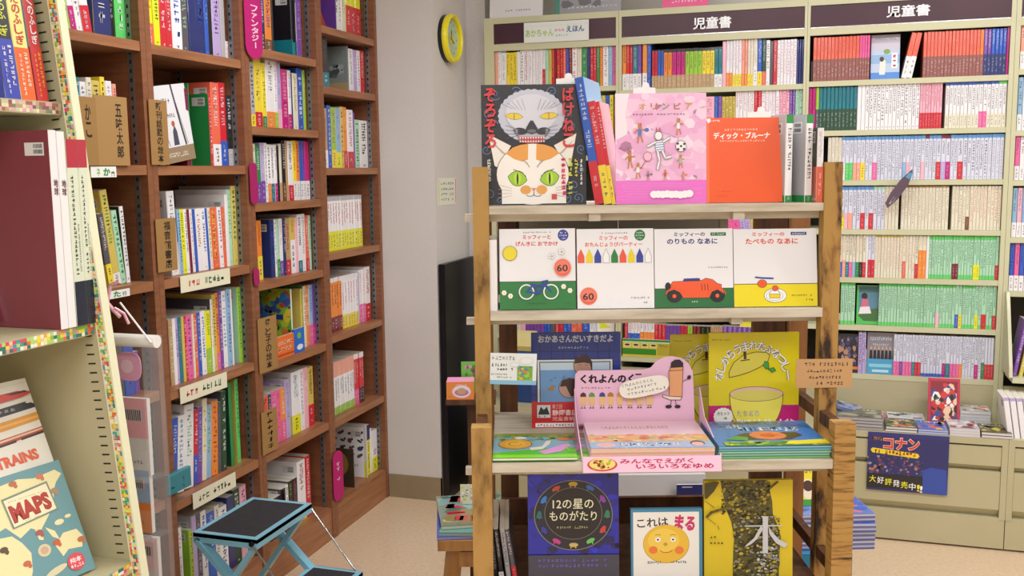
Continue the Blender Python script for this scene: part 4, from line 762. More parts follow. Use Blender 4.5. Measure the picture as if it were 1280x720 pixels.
hero('rack', (661, 590, 774, 746), 2.10, 4, .012, 'picture_book', 'deep blue picture book with a ring of twelve zodiac shapes, below the flat books', '1C22A0', art_star, (450, 275, 838, 806), z=.515)
def art_maru(A):
    A.rect(32, 440, 334, 822, '3E86A8'); A.rect(42, 455, 320, 815, 'EDEBE6'); A.text('これは', 58, 484, 190, 528, 'k', .02, -4); A.text('まる', 216, 472, 304, 548, 'C8286A', .05, 6)
    A.ell(181, 614, 98, 96, 'B88A20', 32); A.ell(181, 613, 96, 94, 'E8BC38', 32); A.ell(170, 596, 66, 60, 'F0CC50', 24)
    for x in (146, 210): A.ell(x, 592, 12, 12, 'F6F4F0', 12); A.ell(x, 592, 5, 5, 'k', 10); A.arc(x, 572, 12, 5, 200, 340, 2.5, '8A6A1A', 5)
    A.ell(178, 615, 9, 9, 'B89A4A', 12); A.ell(126, 643, 19, 19, 'E87A38', 16); A.ell(236, 645, 19, 19, 'E87A38', 16); A.arc(180, 640, 27, 16, 15, 165, 3, 'B83A28', 8)
    A.marks(100, 696, 160, 712, '33333A', 7); A.marks(200, 696, 268, 710, '33333A', 7)
hero('rack', (789, 637, 878, 750), 2.09, 5, .014, 'picture_book', 'small cream picture book with a smiling yellow round face, on the low tier', '3E86A8', art_maru, (32, 440, 334, 822), z=.515)
def art_tree(A):
    A.rect(115, 55, 720, 860, 'DCC21A'); A.poly([(225, 55), (540, 55), (560, 120), (580, 220), (585, 320), (620, 420), (640, 500), (630, 640), (625, 860), (310, 860), (312, 640), (320, 500), (300, 380), (268, 290), (245, 170)], '55501E')
    A.blobs(232, 55, 565, 330, ['2A2812', '7A6A20', 'A8922A', '1C1A0E', '3A3616'], 300, 4, 17, 6); A.blobs(312, 330, 630, 860, ['2A2812', '8A7A2A', 'B8A434', '1C1A0E', '4A4830', '8A8A80'], 420, 4, 18, 6)
    A.blobs(470, 560, 610, 860, ['A8A8A0', 'C8C8C4', '8A8A84'], 90, 4, 15, 6)
    A.poly([(115, 70), (190, 55), (215, 60), (180, 130), (130, 190), (115, 190)], '4A4218'); A.line([(262, 262), (200, 282), (160, 296), (130, 330)], 20, '5A5220'); A.line([(115, 205), (180, 258)], 5, '4A4218'); A.line([(560, 110), (610, 60)], 18, '4A4218'); A.line([(130, 340), (190, 388)], 4, '4A4218'); A.line([(206, 400), (212, 430)], 4, '4A4218')
    A.rect(388, 400, 640, 410, 'C4C8CE'); A.poly([(498, 328), (552, 332), (546, 345), (546, 620), (510, 620), (510, 345)], 'C8CCD2'); A.poly([(500, 400), (512, 430), (470, 510), (430, 548), (385, 572), (400, 550), (450, 500)], 'C8CCD2'); A.poly([(548, 404), (570, 450), (620, 510), (680, 548), (660, 580), (600, 540), (556, 470)], 'C8CCD2')
    A.marks(148, 480, 250, 498, '33300E', 4, wt=.22); A.marks(148, 526, 246, 544, '33300E', 4, wt=.22)
hero('rack', (880, 601, 990, 748), 2.10, 4, .013, 'picture_book', 'yellow picture book with a tree trunk and a big white character, low tier', 'DCC21A', art_tree, (115, 55, 720, 860), z=.515)
for i, (x, c, ln) in enumerate(((618, 'k.g#k', 5), (625, 'kw20.w#k', 6), (634, 'g.k#k', 7), (642, 'dr30.w#d', 9))):
    spine_on_rack(x, x+6, 662, 2.12, c, ['black', 'black and white', 'grey', 'dark grey and red'][i]+' thin picture book leaning on the low tier beside the left post', -ln, 0, dep=.2, z=.515, py1=740, group='leaning dark books on the low tier')
# cards on the posts
b = MB(); u0, zc, _ = fd(997, 487, 'rack', 2.17); u1, zd, _ = fd(1069, 450, 'rack', 2.17); b.box(0, 0, 0, u1-u0, .0015, zd-zc, 'C79C6C')
A = Art(b, u1-u0, zd-zc, 245, 470, 500, 602); A.marks(282, 484, 484, 504, '3A2A1E', 12, wt=.12); A.marks(292, 516, 456, 532, '4A3626', 11); A.marks(304, 546, 452, 562, '4A3626', 10); A.marks(338, 572, 462, 590, '4A3626', 8)
o = b.build('shop_card', MATTE); o.matrix_world = RK(u0, 2.186, zc); tag(o, 'brown kraft handwritten shop card fixed to the right tall post', 'card')
b = MB(); u0, zc, _ = fd(612, 482, 'rack', 2.17); u1, zd, _ = fd(670, 442, 'rack', 2.17); b.box(0, 0, 0, u1-u0, .0015, zd-zc, 'E4E8E8', {})
A = Art(b, u1-u0, zd-zc, 282, 278, 542, 465, e0=.0003); A.rect(282, 440, 542, 465, '8ABCD8'); A.marks(290, 292, 425, 322, '23233A', 7, wt=.1); A.marks(290, 338, 384, 358, '1A1A28', 6, wt=.18); A.marks(322, 364, 412, 384, '1A1A28', 6, wt=.18); A.marks(288, 398, 380, 410, '5A5A66', 9); A.marks(320, 416, 404, 428, '5A5A66', 8)
A.rect(434, 352, 520, 438, '7AA848'); A.blobs(438, 356, 516, 434, ['E8B84A', '4A8AB8', '9AC84A', 'D87A3A'], 18, 6, 16); A.oell(485, 322, 38, 20, 'E4E8E8', '9AA0A0', 1); A.oell(420, 345, 26, 14, 'E4E8E8', '9AA0A0', 1)
o = b.build('shop_card', MATTE); o.matrix_world = RK(u0, 2.186, zc, 0, 0, 0) @ Matrix.Rotation(math.radians(2), 4, 'Y'); tag(o, 'white handwritten shop card with small picture beside the left tall post', 'card')
# ================================================================ things behind and beside the rack
def cflat(rect, nm, label, cover, art, lean=10, t=.012, z=None, group=None, dist=4.16, cat='book', frame='back', roll=0):
    return hero(frame, rect, dist, lean, t, nm, label, cover, art, (0, 0, 100, 100), group, z, None, cat, False, roll=roll)
def a_pale(A): A.rect(0, 0, 100, 100, 'B8CBE4'); A.rect(0, 0, 100, 35, 'C8C4D4'); A.rect(0, 45, 100, 65, '8FB4DC'); A.rect(0, 85, 100, 100, '4A8AD8'); A.marks(15, 6, 85, 12, '8A8AA0', 9); A.ell(55, 38, 12, 6, '7AA04A', 10); A.poly([(30, 90), (32, 60), (40, 52), (52, 60), (50, 90)], 'F0E4DC'); A.ell(38, 55, 8, 6, '3A2A24', 10); A.rect(72, 42, 92, 76, 'F4F0F4'); A.marks(76, 45, 88, 73, 'D03050', 3, True, .3)
cflat((1088, 44, 1124, 97), 'paperback', 'pale blue paperback facing out among the orange novels, top shelf', 'B8CBE4', a_pale, 6, z=1.7815, dist=4.21)
def a_green(A): A.rect(0, 0, 100, 100, '4FC05A'); A.poly([(8, 2), (96, 2), (96, 82), (80, 92), (30, 92), (8, 80)], '5A86A0'); A.rect(8, 2, 96, 18, '3A6A6A'); A.poly([(8, 66), (96, 56), (96, 82), (80, 92), (30, 92), (8, 80)], '3E6E3A'); A.ell(30, 28, 12, 9, '2A2228', 12); A.poly([(22, 34), (44, 36), (46, 56), (16, 58)], 'D06A84'); A.poly([(14, 56), (50, 54), (58, 72), (8, 74)], 'EEE6EE')
cflat((1070, 357, 1102, 409), 'paperback', 'green paperback with a girl in pink facing out, sixth shelf', '4FC05A', a_green, 4, z=.7955, dist=4.21)
def a_dark(A): A.rect(0, 0, 100, 100, '23222E'); A.blobs(0, 5, 100, 80, ['4A3A3A', 'B88A6A', '3A3A6A', '1A1A22', '6A5A7A'], 50, 5, 14); A.rect(0, 84, 100, 92, 'E07A2A'); A.rect(0, 92, 100, 100, '23222E')
cflat((1047, 418, 1073, 468), 'paperback', 'dark paperback with a crowd, facing out beside the right post, seventh shelf', '23222E', a_dark, 3, z=.5935, dist=4.20)
def a_grey(A):
    A.rect(0, 0, 100, 100, '8A8690'); A.marks(8, 10, 90, 20, 'D8D8DC', 10); A.marks(20, 26, 80, 32, 'D8D8DC', 8)
    for x in range(8, 96, 14): A.poly([(x, 66), (x+2, 44), (x+6, 40), (x+11, 44), (x+13, 66)], '1E1E26'); A.ell(x+6.5, 38, 4, 5, 'C8A08A', 8)
    A.rect(0, 64, 100, 100, '4AA0D0'); A.rect(8, 76, 92, 84, '8AD0E0'); A.rect(20, 90, 80, 96, 'B8E0EE')
cflat((1083, 416, 1117, 469), 'paperback', 'grey paperback with a blue band facing out, seventh shelf', '8A8690', a_grey, 3, z=.5935, dist=4.20)
def a_red(A): A.rect(0, 0, 100, 100, 'C02A4A'); A.rect(8, 6, 92, 94, '8A1E30'); A.blobs(10, 10, 90, 90, ['F0C8A8', '1A1418', 'C82A3A', 'F0F0E8', '2A4A9A', 'D8342E', '2A1A20'], 60, 6, 15)
cflat((1160, 474, 1200, 520), 'comic', 'red comic book standing upright on the counter behind the flat stacks', 'C02A4A', a_red, 12, z=.4305, dist=4.045)
MBKS = 'small paperbacks stacked flat on the cream counter'
def stack(px0, px1, py, n, t, cols, nm, lab, dp=.15, edge='C9C6C8', y=None, rot=0, z0=.4305):
    a = on(px0, py, 2, .43); c_ = on(px1, py, 2, .43); yy = max(a.y, 3.905) if y is None else y
    if y is not None: a = on(px0, py, 1, y); c_ = on(px1, py, 1, y)
    z = z0
    for k in range(n):
        def art(A, cc=cols): A.rect(0, 0, 100, 100, cc[0]); A.blobs(3, 5, 97, 95, cc, 26, 8, 20); A.marks(12, 6, 80, 22, 'F0F0F0', 6, wt=.3)
        flat_book(a.x+random.uniform(-.001, .001), yy+random.uniform(0, .004), z, c_.x-a.x-.004, dp, t, cols[0], edge, 'paperback', '%s, %s' % (lab, 'topmost of its stack' if k == n-1 else ('%s up from the counter' % ordn(k))), art if k == n-1 else None, group=MBKS, frame='back', rot=rot); z += t+.0002
stack(1046, 1106, 545, 4, .012, ['6A6A54', '8A8A6A', '4A4A5A', 'A8A89A'], 'p', 'olive covered paperback left on the counter behind the rack post', .14, 'A9A6AE')
stack(1108, 1148, 543, 2, .010, ['3A3A3E', 'C86A3A', '5A7A3A', 'D8C08A'], 'p', 'dark covered paperback left of the blue one, counter front', .13, 'DAD6D6')
stack(1149, 1187, 545, 2, .009, ['3E6ED0', 'E86A4A', '2A4AA8', 'F0D85A', '4AA0D8'], 'p', 'bright blue covered paperback above the blue poster', .13, 'B8BCD0')
stack(1188, 1226, 547, 3, .010, ['C8C4CC', '6A3A3A', 'F0E8E8', 'A83A3A'], 'p', 'white and brown covered paperback, counter front', .13, 'D4D0D4')
stack(1228, 1266, 549, 2, .011, ['5A4A2A', '8A7A3A', '3A4A2A', 'D8C84A'], 'p', 'olive and yellow covered paperback at right counter front', .13, 'D4D0D4')
stack(1110, 1158, 524, 2, .008, ['D8D8E0', '3A3A4A', 'B8D8C8', 'E8E8EE'], 'p', 'white covered paperback, rear row left of red comic', .10, 'C8C8CC', y=4.06)
stack(1087, 1109, 522, 2, .008, ['B86A8A', '8A2A4A', 'E8D0D8'], 'p', 'pinkish covered paperback in the rear row beside the rack post', .10, 'C8C8CC', y=4.06)
stack(1200, 1240, 524, 5, .0125, ['B8C4C0', 'E86A5A', '4A6A5A', 'F0F0EE'], 'p', 'white paperback, tall rear stack right of red comic', .10, 'CFCCD0', y=4.06)
for i in range(5):
    p = on(1257+i*8, 549, 2, .43); b = MB(); spine_book(b, .019, .155, .14, 'w', None, 0, None, 'L', 8, 'w'); o = b.build('notebook', MATTE); o.matrix_world = TR(p.x+.012, 3.93, .4305, 0) @ Matrix.Translation((.019, 0, 0)) @ Matrix.Rotation(math.radians(-9), 4, 'Y') @ Matrix.Translation((-.019, 0, 0))
    tag(o, 'white booklet leaning at the right end of the counter, %s from left' % ORD[i], 'book', 'white booklets leaning on the counter')
b = MB(); bp = on(1047, 503, 1, 4.02); b.M = TR(bp.x, 4.0, .485, math.radians(8), math.radians(0), math.radians(14)); b.box(0, 0, 0, .11, .12, .012, '6A72A8', {'t': '7A86C0'}); b.blob = 0
A = Art(b, .11, .12, 0, 0, 100, 100, Matrix.Translation((0, 0, .012)) @ Matrix(((1, 0, 0, 0), (0, 0, 1, 0), (0, -1, 0, 0), (0, 0, 0, 1)))); A.blobs(2, 2, 98, 98, ['4A5290', 'B8C4E8', '7AA0D8', '3A3A6A'], 26, 8, 20)
tag(b.build('paperback', PRINT), 'blue paperback tilted on top of the olive stack behind the rack post', 'book')
# poster on the drawers
b = MB(); p0 = on(1083, 611, 1, 3.898); p1 = on(1187, 546, 1, 3.898); pw, ph = p1.x-p0.x, p1.z-p0.z; b.box(0, 0, 0, pw, .0012, ph, '23266A')
A = Art(b, pw, ph, 95, 325, 508, 612); A.rect(95, 325, 508, 612, '23266A'); A.rect(95, 325, 508, 345, '2A2A7A'); A.blobs(95, 440, 380, 530, ['1A1A3A', '5A4A6A', 'B87A6A', '3A3A7A', '8A3A4A', '2A2A4A', '9A9AB8'], 110, 4, 11); A.rect(95, 530, 385, 600, '14141E')
A.poly([(380, 500), (420, 480), (500, 490), (508, 612), (385, 612)], '2A4AA8')
A.marks(112, 346, 172, 366, 'F0A83A', 4, wt=.35); A.text('コナン', 174, 345, 362, 408, 'F8E8D0', .07); A.text('コナン', 176, 348, 360, 405, 'E03A24', .04)
A.poly([(110, 412), (120, 402), (352, 418), (362, 430), (352, 442), (120, 426)], 'F0D82A'); A.marks(130, 408, 345, 432, 'B83A2A', 12, wt=.25)
for i, ch in enumerate('大好評発売中!!'): A.text(ch, 108+i*41-(0 if i < 6 else 0)-(i > 6)*26, 540+i*5, 143+i*41-(i > 5)*20-(i > 6)*26, 574+i*5, 'F0E82A' if i % 2 == 0 else 'F6F6F6', .012)
o = b.build('poster', PRINT); o.matrix_world = TR(p0.x, 3.898, p0.z); tag(o, 'dark blue paper poster with big red and white letters taped on the cream drawers', 'poster')
# header banner, books on top of the cabinets
b = MB(); p0 = on(655, 54, 1, UY-.004); p1 = on(736, 24, 1, UY-.004); pw, ph = p1.x-p0.x, p1.z-p0.z; b.box(0, 0, 0, pw, .001, ph, 'E6EAE6'); A = Art(b, pw, ph, 440, 105, 1092, 360)
A.text('あかちゃん', 456, 196, 742, 290, 'A8C85A', .02); A.text('からの', 752, 200, 850, 236, 'D86A9A', .03); A.text('えほん', 868, 172, 1048, 250, '3A6A9A', .03); A.marks(760, 270, 890, 300, '7AB8A0', 5)
for x in range(470, 1080, 24): A.line([(x, 150), (x+12, 160)], 3, 'C8D87A')
o = b.build('header_banner', MATTE); o.matrix_world = TR(p0.x, UY-.004, p0.z); tag(o, 'white hand-lettered banner on the dark header of the narrow cream bookcase', 'sign')
def a_w1(A): A.rect(0, 0, 100, 100, 'E6E6EA'); A.marks(30, 88, 78, 91, '6A6A70', 10); A.ell(42, 60, 10, 8, '2A3A8A', 10); A.ell(58, 62, 10, 9, 'E8C03A', 10); A.ell(50, 52, 7, 8, 'B83A3A', 10)
cflat((612, -60, 678, 19), 'picture_book', 'white picture book standing on top of the narrow cream bookcase', 'E6E6EA', a_w1, 5, z=2.1053, dist=4.20)
def a_w2(A): A.rect(0, 0, 100, 100, '9A9AA0'); A.rect(0, 0, 8, 100, '4A8A7A'); A.blobs(10, 10, 98, 90, ['8A8A94', 'B8B4C0', '6A6A70', 'A8A0B0'], 50, 5, 14); A.marks(20, 88, 96, 92, 'D8D8E0', 12)
cflat((693, -60, 776, 13), 'picture_book', 'grey picture book with green spine on top of the cream bookcases', '9A9AA0', a_w2, 5, z=2.1053, dist=4.20)
def a_w3(A): A.rect(0, 0, 100, 100, 'E84A8A'); A.marks(20, 86, 90, 92, 'F6D0E0', 10); A.blobs(5, 10, 95, 80, ['F08AB4', 'E83A7A', 'F8C0D8'], 30, 6, 15)
cflat((828, -60, 885, 8), 'picture_book', 'hot pink picture book on top of the cream bookcases', 'E84A8A', a_w3, 5, z=2.1053, dist=4.20)
# low things on the shelves behind the rack
def a_kid(A):
    A.rect(0, 0, 240, 100, 'D8C84A'); A.rect(0, 0, 240, 12, '2A8A3A'); A.rect(0, 12, 240, 17, 'C8E8D0'); A.rect(0, 52, 70, 86, '3A8A2A'); A.rect(72, 20, 98, 86, 'B8A83A'); A.marks(76, 24, 94, 40, '5A4A2A', 5)
    for k in range(4):
        x = 10+k*18; A.rect(x-7, 22, x+7, 48, 'E8DC8A'); A.ell(x, 36, 5, 8, 'E8B890', 12); A.ell(x, 31, 5.4, 5, '2A2220', 12)
KID_TOP = fd(800, 426.5, 'back', 4.183)[1]
hero('back', (778, 426.5, 926, 480), 4.183, 0, .20, 'display_box', 'green and yellow display box with small portraits, behind the pink display', 'D8C84A', a_kid, (0, 0, 240, 100), None, .6203, None, 'box', False)
def a_y(A): A.rect(0, 0, 100, 100, 'E8DC3A'); A.rect(4, 30, 60, 92, 'F0C8D0'); A.marks(8, 34, 26, 88, '6A4AA8', 3, True, .3); A.marks(28, 34, 46, 88, '6A4AA8', 3, True, .3); A.blobs(50, 40, 96, 92, ['8A4A2A', 'F0C090', 'E8A03A'], 14, 6, 12)
cflat((924, 396, 968, 440), 'comic', 'yellow comic facing out behind the yellow pear book', 'E8DC3A', a_y, 5, z=.6205, dist=4.20)
def a_c2(A): A.rect(0, 0, 100, 100, 'EDE6E0'); A.poly([(0, 0), (60, 0), (90, 40), (0, 60)], 'D8E03A'); A.ell(20, 82, 16, 14, 'E86AA0', 12); A.ell(62, 94, 34, 26, 'D82A44', 14)
cflat((729, 402, 768, 430), 'picture_book', 'white and lime picture book with red spot behind the blue bath book', 'EDE6E0', a_c2, 5, z=.7005, dist=4.20)
p = on(640, 438, 1, 4.0); b = MB(); b.box(0, 0, 0, .16, .10, p.z-.4308, '23407A'); b.box(-.001, -.001, p.z-.4308-.03, .161, 0, p.z-.4308-.001, '2E4E8E'); o = b.build('storage_box', MATTE); o.matrix_world = TR(p.x, 4.0, .4306); tag(o, 'navy box under the cream box behind the white shop card', 'box')
q = on(642, 417, 1, 4.0); b = MB(); b.box(0, 0, 0, .085, .09, q.z-p.z, 'E8DC9A'); b.box(0, -.001, 0, .085, 0, .02, 'B8A85A'); o = b.build('storage_box', MATTE); o.matrix_world = TR(p.x+.004, 4.0, p.z); tag(o, 'cream box on a navy box behind the blue bath book', 'box')
b = MB(); p = on(1124, 236, 1, 4.14); S_ = Matrix.Translation((p.x, 4.14, p.z)); b.M = S_ @ Matrix.Rotation(math.radians(32), 4, 'Y')
pts = [(-.012, -.075), (.006, -.085), (.018, -.04), (.020, .03), (.008, .075), (-.002, .09), (-.016, .03), (-.018, -.03)]
for yy in (0, .002): b.face([(x, yy, z) for x, z in pts], '5A4658')
for i in range(8): (x, z), (X_, Z_) = pts[i], pts[(i+1) % 8]; b.face([(x, 0, z), (X_, 0, Z_), (X_, .002, Z_), (x, .002, z)], '5A4658')
A = Art(b, .03, .16, 0, 0, 30, 160, Matrix.Translation((-.012, 0, -.08))); A.poly([(8, 10), (20, 0), (22, 30), (6, 30)], '4A9ABE'); A.marks(4, 110, 26, 150, 'C8C0CC', 3)
b.M = Matrix.Translation((p.x, 4.14, p.z)); b.tube([(-.02, .0, .085), (-.045, .03, .125)], .0012, 'w', 5); o = b.build('hanging_tag', PLAST); tag(o, 'purple leaf-shaped tag with blue tip hanging before the right cream shelves', 'tag')
uA = fd(768, 600, 'rack', 2.95)[0]; uB = fd(882, 600, 'rack', 2.95)[0]; zt0 = fd(800, 594, 'rack', 2.95)[1]; b = MB(); b.box(0, 0, 0, uB-uA, .22, zt0, 'D8D8DC', {'t': 'C8C4C4'}); b.box(0, -.003, zt0-.13, uB-uA, -.0005, zt0-.122, 'B8B8BC'); o = b.build('cardboard_box', MATTE); o.matrix_world = RK(uA, 2.95, .0005); tag(o, 'plain white cardboard box on the floor behind the rack', 'box')
hero('rack', (846, 606, 878, 634), 2.93, 2, .008, 'booklet', 'small navy booklet leaning on the white box behind the rack', '2A2E6A', lambda A: (A.rect(0, 0, 100, 100, '2A2E6A'), A.rect(20, 8, 60, 14, 'B8B8D0'), A.poly([(30, 50), (70, 50), (80, 90), (30, 90)], '8AA0B8')), (0, 0, 100, 100), None, None, None, 'book', False)
# right edge: things on the cut-off cabinet
for i, (z, h, cs) in enumerate(((1.80, .22, 'qp'), (1.57, .2, 'sw'), (1.38, .18, 'Pw'), (1.16, .19, 'sp'), (.95, .2, 'bP'))):
    for k in range(4):
        b = MB(); spine_book(b, .016, h, .15, cs[k % 2], 'w', 30, 'd', None, 0, None); o = b.build('book', PRINT); o.matrix_world = TR(.712+k*.0175, 4.195, z+.0005)
        tag(o, '%s book, %s from left, %s shelf, bookcase cut off at right' % (NAMES[cs[k % 2]], ORD[k], ORD[i]), 'book', 'books in the cut-off cream bookcase')
t = thing('magazine_bin', 'slanted cream magazine bin with leaning books at the right edge', 'rack', TR(.700, 4.178, .62))
b = MB(); Q = [(0, 0), (0, -.10), (0, .0)];
for x in (0, .45):
    pr = [(x, 0, .02), (x, -.16, .02), (x, -.15, .06), (x, -.02, .33), (x, 0, .33)]
    b.face(pr, 'w'); b.face([(a_+.012, c_, e_) for a_, c_, e_ in pr], 'w')
    for i in range(5): p, q = pr[i], pr[(i+1) % 5]; b.face([p, q, (q[0]+.012, q[1], q[2]), (p[0]+.012, p[1], p[2])], 'w')
b.build('side_panel', CREAM, t); b = MB(); b.box(.012, -.16, 0, .45, 0, .02); b.build('bin_shelf', CREAM, t)
for i, c in enumerate(('v', 'u', 'G', 'L', 'g')):
    b = MB(); spine_book(b, .014, .22, .11, c, None, 0, 'w', None, 0, None); o = b.build('book', PRINT); o.matrix_world = TR(.716+i*.022, 4.05, .6405) @ Matrix.Rotation(math.radians(9), 4, 'Y'); tag(o, '%s book leaning in the slanted bin at the right edge' % NAMES[c], 'book', 'books in the slanted magazine bin')
# pillar things
t = thing('wall_clock', 'round wall clock with yellow rim on the pillar side', 'clock', TR(PX, 4.02, 2.005, math.pi/2))   # local -y faces +x
b = MB(); b.cyl((0, 0, 0), (0, -.02, 0), .100, 'k', 32); b.build('case', BLACKM, t)
b = MB(); n = 40; prof = [(.086, .020), (.084, .036), (.092, .044), (.101, .040), (.104, .028), (.100, .018)]
for i in range(n):
    a0, a1 = i/n*6.2832, (i+1)/n*6.2832
    for (r0, y0), (r1, y1) in zip(prof, prof[1:]): b.face([(r0*math.cos(a0), -y0, r0*math.sin(a0)), (r1*math.cos(a0), -y1, r1*math.sin(a0)), (r1*math.cos(a1), -y1, r1*math.sin(a1)), (r0*math.cos(a1), -y0, r0*math.sin(a1))], 'F0E01E')
b.build('rim', PLAST, t)
b = MB(); b.cyl((0, -.02, 0), (0, -.022, 0), .086, 'B8CEC2', 32); A = Art(b, .172, .172, 0, 0, 100, 100, Matrix.Translation((-.086, -.0222, -.086)))
for k in range(12): a = k*math.pi/6; A.ell(50+40*math.cos(a), 50+40*math.sin(a), 2.4, 2.4, '3A5A52', 8)
A.ell(50, 50, 14, 14, 'D8D24A', 16); A.line([(50, 50), (58, 30)], 4, '2A3A3A'); A.line([(50, 50), (74, 60)], 3, '2A3A3A'); b.build('dial', PLAST, t)
q0 = on(548, 257, 0, PX+.001); q1 = on(570, 222, 0, PX+.001); b = MB(); b.box(0, 0, 0, q1.y-q0.y, .001, q1.z-q0.z, 'ECE8DA'); A = Art(b, q1.y-q0.y, q1.z-q0.z, 0, 0, 100, 100)
for c, xx in (('D8D84A', 2), ('E08A8A', 94)): A.rect(xx, 4, xx+4, 96, c)
for k in range(4): A.marks(14, 14+k*20, 86, 26+k*20, '5AA08A', 6)
o = b.build('wall_note', MATTE); o.matrix_world = TR(PX+.0012, q0.y, q0.z, math.pi/2); tag(o, 'small handwritten paper note on the pillar below the clock', 'note')
b = MB(); b.box(PX+.007, 3.862, .0, PX+.035, 3.90, 1.045); b.box(PX+.007, 3.90, .0, PX+.028, 4.268, 1.045); o = b.build('panel_board', BLACKM); tag(bevel(o, .006), 'tall black board standing against the pillar side', 'board')
# orange packs on a small stand, left of the rack
t = thing('side_stand', 'small dark stand with a narrow top behind the left post', 'stand', RK(-.155, 3.02, 0)); b = MB(); b.box(-.055, -.06, .722, .10, .08, .738); b.build('table_top', DARKW, t); b = MB(); b.box(.01, -.02, .02, .05, .02, .722); b.build('post', DARKW, t); b = MB(); b.box(-.02, -.06, 0, .09, .08, .02); b.build('foot', DARKW, t)
def a_or(A): A.rect(0, 0, 100, 100, 'E8883A'); A.ell(55, 55, 34, 36, 'F0DCE8', 20); A.ell(55, 60, 26, 20, 'B87AA8', 16); A.ell(55, 52, 16, 18, 'C8A078', 16); A.marks(34, 12, 76, 24, 'F4E0F0', 5); A.marks(6, 78, 22, 88, 'D8342E', 2)
b = MB(); b.box(0, 0, 0, .085, .07, .056, 'E8883A', {'t': 'E890C0'}); A = Art(b, .085, .056, 0, 0, 100, 100); a_or(A); o = b.build('gift_box', PRINT); o.matrix_world = RK(-.207, 2.965, .7385); tag(o, 'small orange and pink toy box on the dark stand left of the rack', 'box')
b = MB(); b.box(0, 0, 0, .06, .008, .10, '6AB03A'); A = Art(b, .06, .10, 0, 0, 100, 100); A.rect(0, 0, 100, 100, '6AB848'); A.blobs(20, 10, 98, 60, ['8A5A6A', 'C8A0A8', '4A8A2A'], 16, 8, 18); o = b.build('picture_book', PRINT); o.matrix_world = RK(-.165, 3.055, .7385); tag(o, 'small green book standing behind the orange toy box', 'book')
# wooden stool with magazines
t = thing('stool', 'varnished wooden stool left of the rack carrying magazines', 'stool', RK(-.09, 2.80, 0))
b = MB(); b.box(-.13, -.14, .372, .15, .14, .402); bevel(b.build('seat', STOOLW, t), .008)
for sx, sy in ((-1, -1), (-1, 1), (1, -1), (1, 1)): b = MB(); b.bar((sx*.095+.01, sy*.10, .371), (sx*.135+.01, sy*.125, 0), .034, .034); b.build('leg', STOOLW, t)
for sy in (-1, 1): b = MB(); b.bar((-.085, sy*.102, .335), (.105, sy*.102, .335), .018, .045); b.build('apron', STOOLW, t)
mg = [('3A4A9A', '8A94C8', 'blue magazine at the bottom of the pile on the stool'), ('E8E03A', '6AA0A8', 'yellow-topped magazine in the pile on the stool'), ('6A7A5A', 'D8D4C0', 'green and brown magazine with big red lettering on the stool')]
for i, (c, e, l) in enumerate(mg):
    def art(A, c=c, i=i):
        A.rect(0, 0, 100, 100, ['3A5AB8', '5AA0A0', '7A8A7A'][i])
        if i == 1: A.rect(0, 78, 40, 0, 'E8E42A')
        if i == 2: A.blobs(2, 2, 98, 98, ['8A7A4A', '4A6A5A', 'C8B88A', '7AA0A0'], 30, 8, 20); A.marks(8, 8, 40, 90, 'C82A44', 4, True, .35); A.marks(40, 70, 90, 92, 'A83A2A', 4, wt=.35)
    flat_book(-.222+i*.006, 2.665+i*.012, .4022+i*.011, .21, .26, .0105, c, e, 'magazine', l, art, group='magazines on the stool', rot=[4, -3, 8][i])
b = MB(); b.box(0, 0, 0, .075, .012, .058, 'D8DCA8'); A = Art(b, .075, .058, 0, 0, 100, 100); A.rect(0, 0, 100, 100, 'D4D4B8'); A.blobs(2, 2, 98, 98, ['C8C83A', 'B89AB0', 'F0F0E0', '8A9A8A'], 40, 4, 9); o = b.build('picture_book', PRINT); o.matrix_world = RK(-.165, 2.87, .4360, math.radians(-8)); tag(o, 'small speckled cream book standing on the magazines of the stool', 'book')
# wrapped bundles right of the rack
t = thing('low_bench', 'low bench under a teal cloth behind the right post', 'bench', RK(1.0, 2.92, 0)); b = MB(); b.box(-.15, -.14, .285, .0, .15, .30); b.build('bench_top', RAIL, t)
for sx in (-.13, -.02):
    for sy in (-1, 1): b = MB(); b.box(sx-.015, sy*.11-.015, 0, sx+.015, sy*.11+.015, .285); b.build('leg', RAIL, t)
b = MB(); b.box(-.152, -.146, .04, .0, -.142, .302, '2A7AA0'); b.box(-.152, -.146, .3005, .0, .15, .303, '2A7AA0')
for x in (-.12, -.07, -.03): b.box(x, -.147, .04, x+.004, -.1462, .30, 'E0E8EC')
o = b.build('cloth', MATTE); o.matrix_world = RK(1.0, 2.92, 0); tag(o, 'teal striped cloth hanging over the low bench', 'cloth')
for k in range(4):
    b = MB(); b.box(0, 0, 0, .235, .19, .027, '8A8AA8', {'t': '5A72C0'})
    for j in range(4): b.box(-.0004, -.0006, .001+j*.0066, .2354, -.0001, .0052+j*.0066, ['4A5AA8', 'B8BCD8', '6A6A9A', 'C8CCE0'][j])
    A = Art(b, .235, .19, 0, 0, 100, 100, M=Matrix.Translation((0, 0, .027)) @ Matrix(((1, 0, 0, 0), (0, 0, 1, 0), (0, -1, 0, 0), (0, 0, 0, 1)))); A.blobs(2, 2, 98, 98, ['3A5AC0', '8AA0E0', 'C86A8A', 'B8C8F0', '4A4A9A'], 40, 5, 14)
    o = b.build('comic_bundle', PRINT); o.matrix_world = RK(.842, 2.80, .3035+k*.0275, rz=math.radians(random.uniform(-3, 3))); tag(o, 'shrink-wrapped blue comic bundle on the low bench, %s' % ['bottom', 'second', 'third', 'topmost'][k], 'bundle', 'wrapped bundles on the low bench')
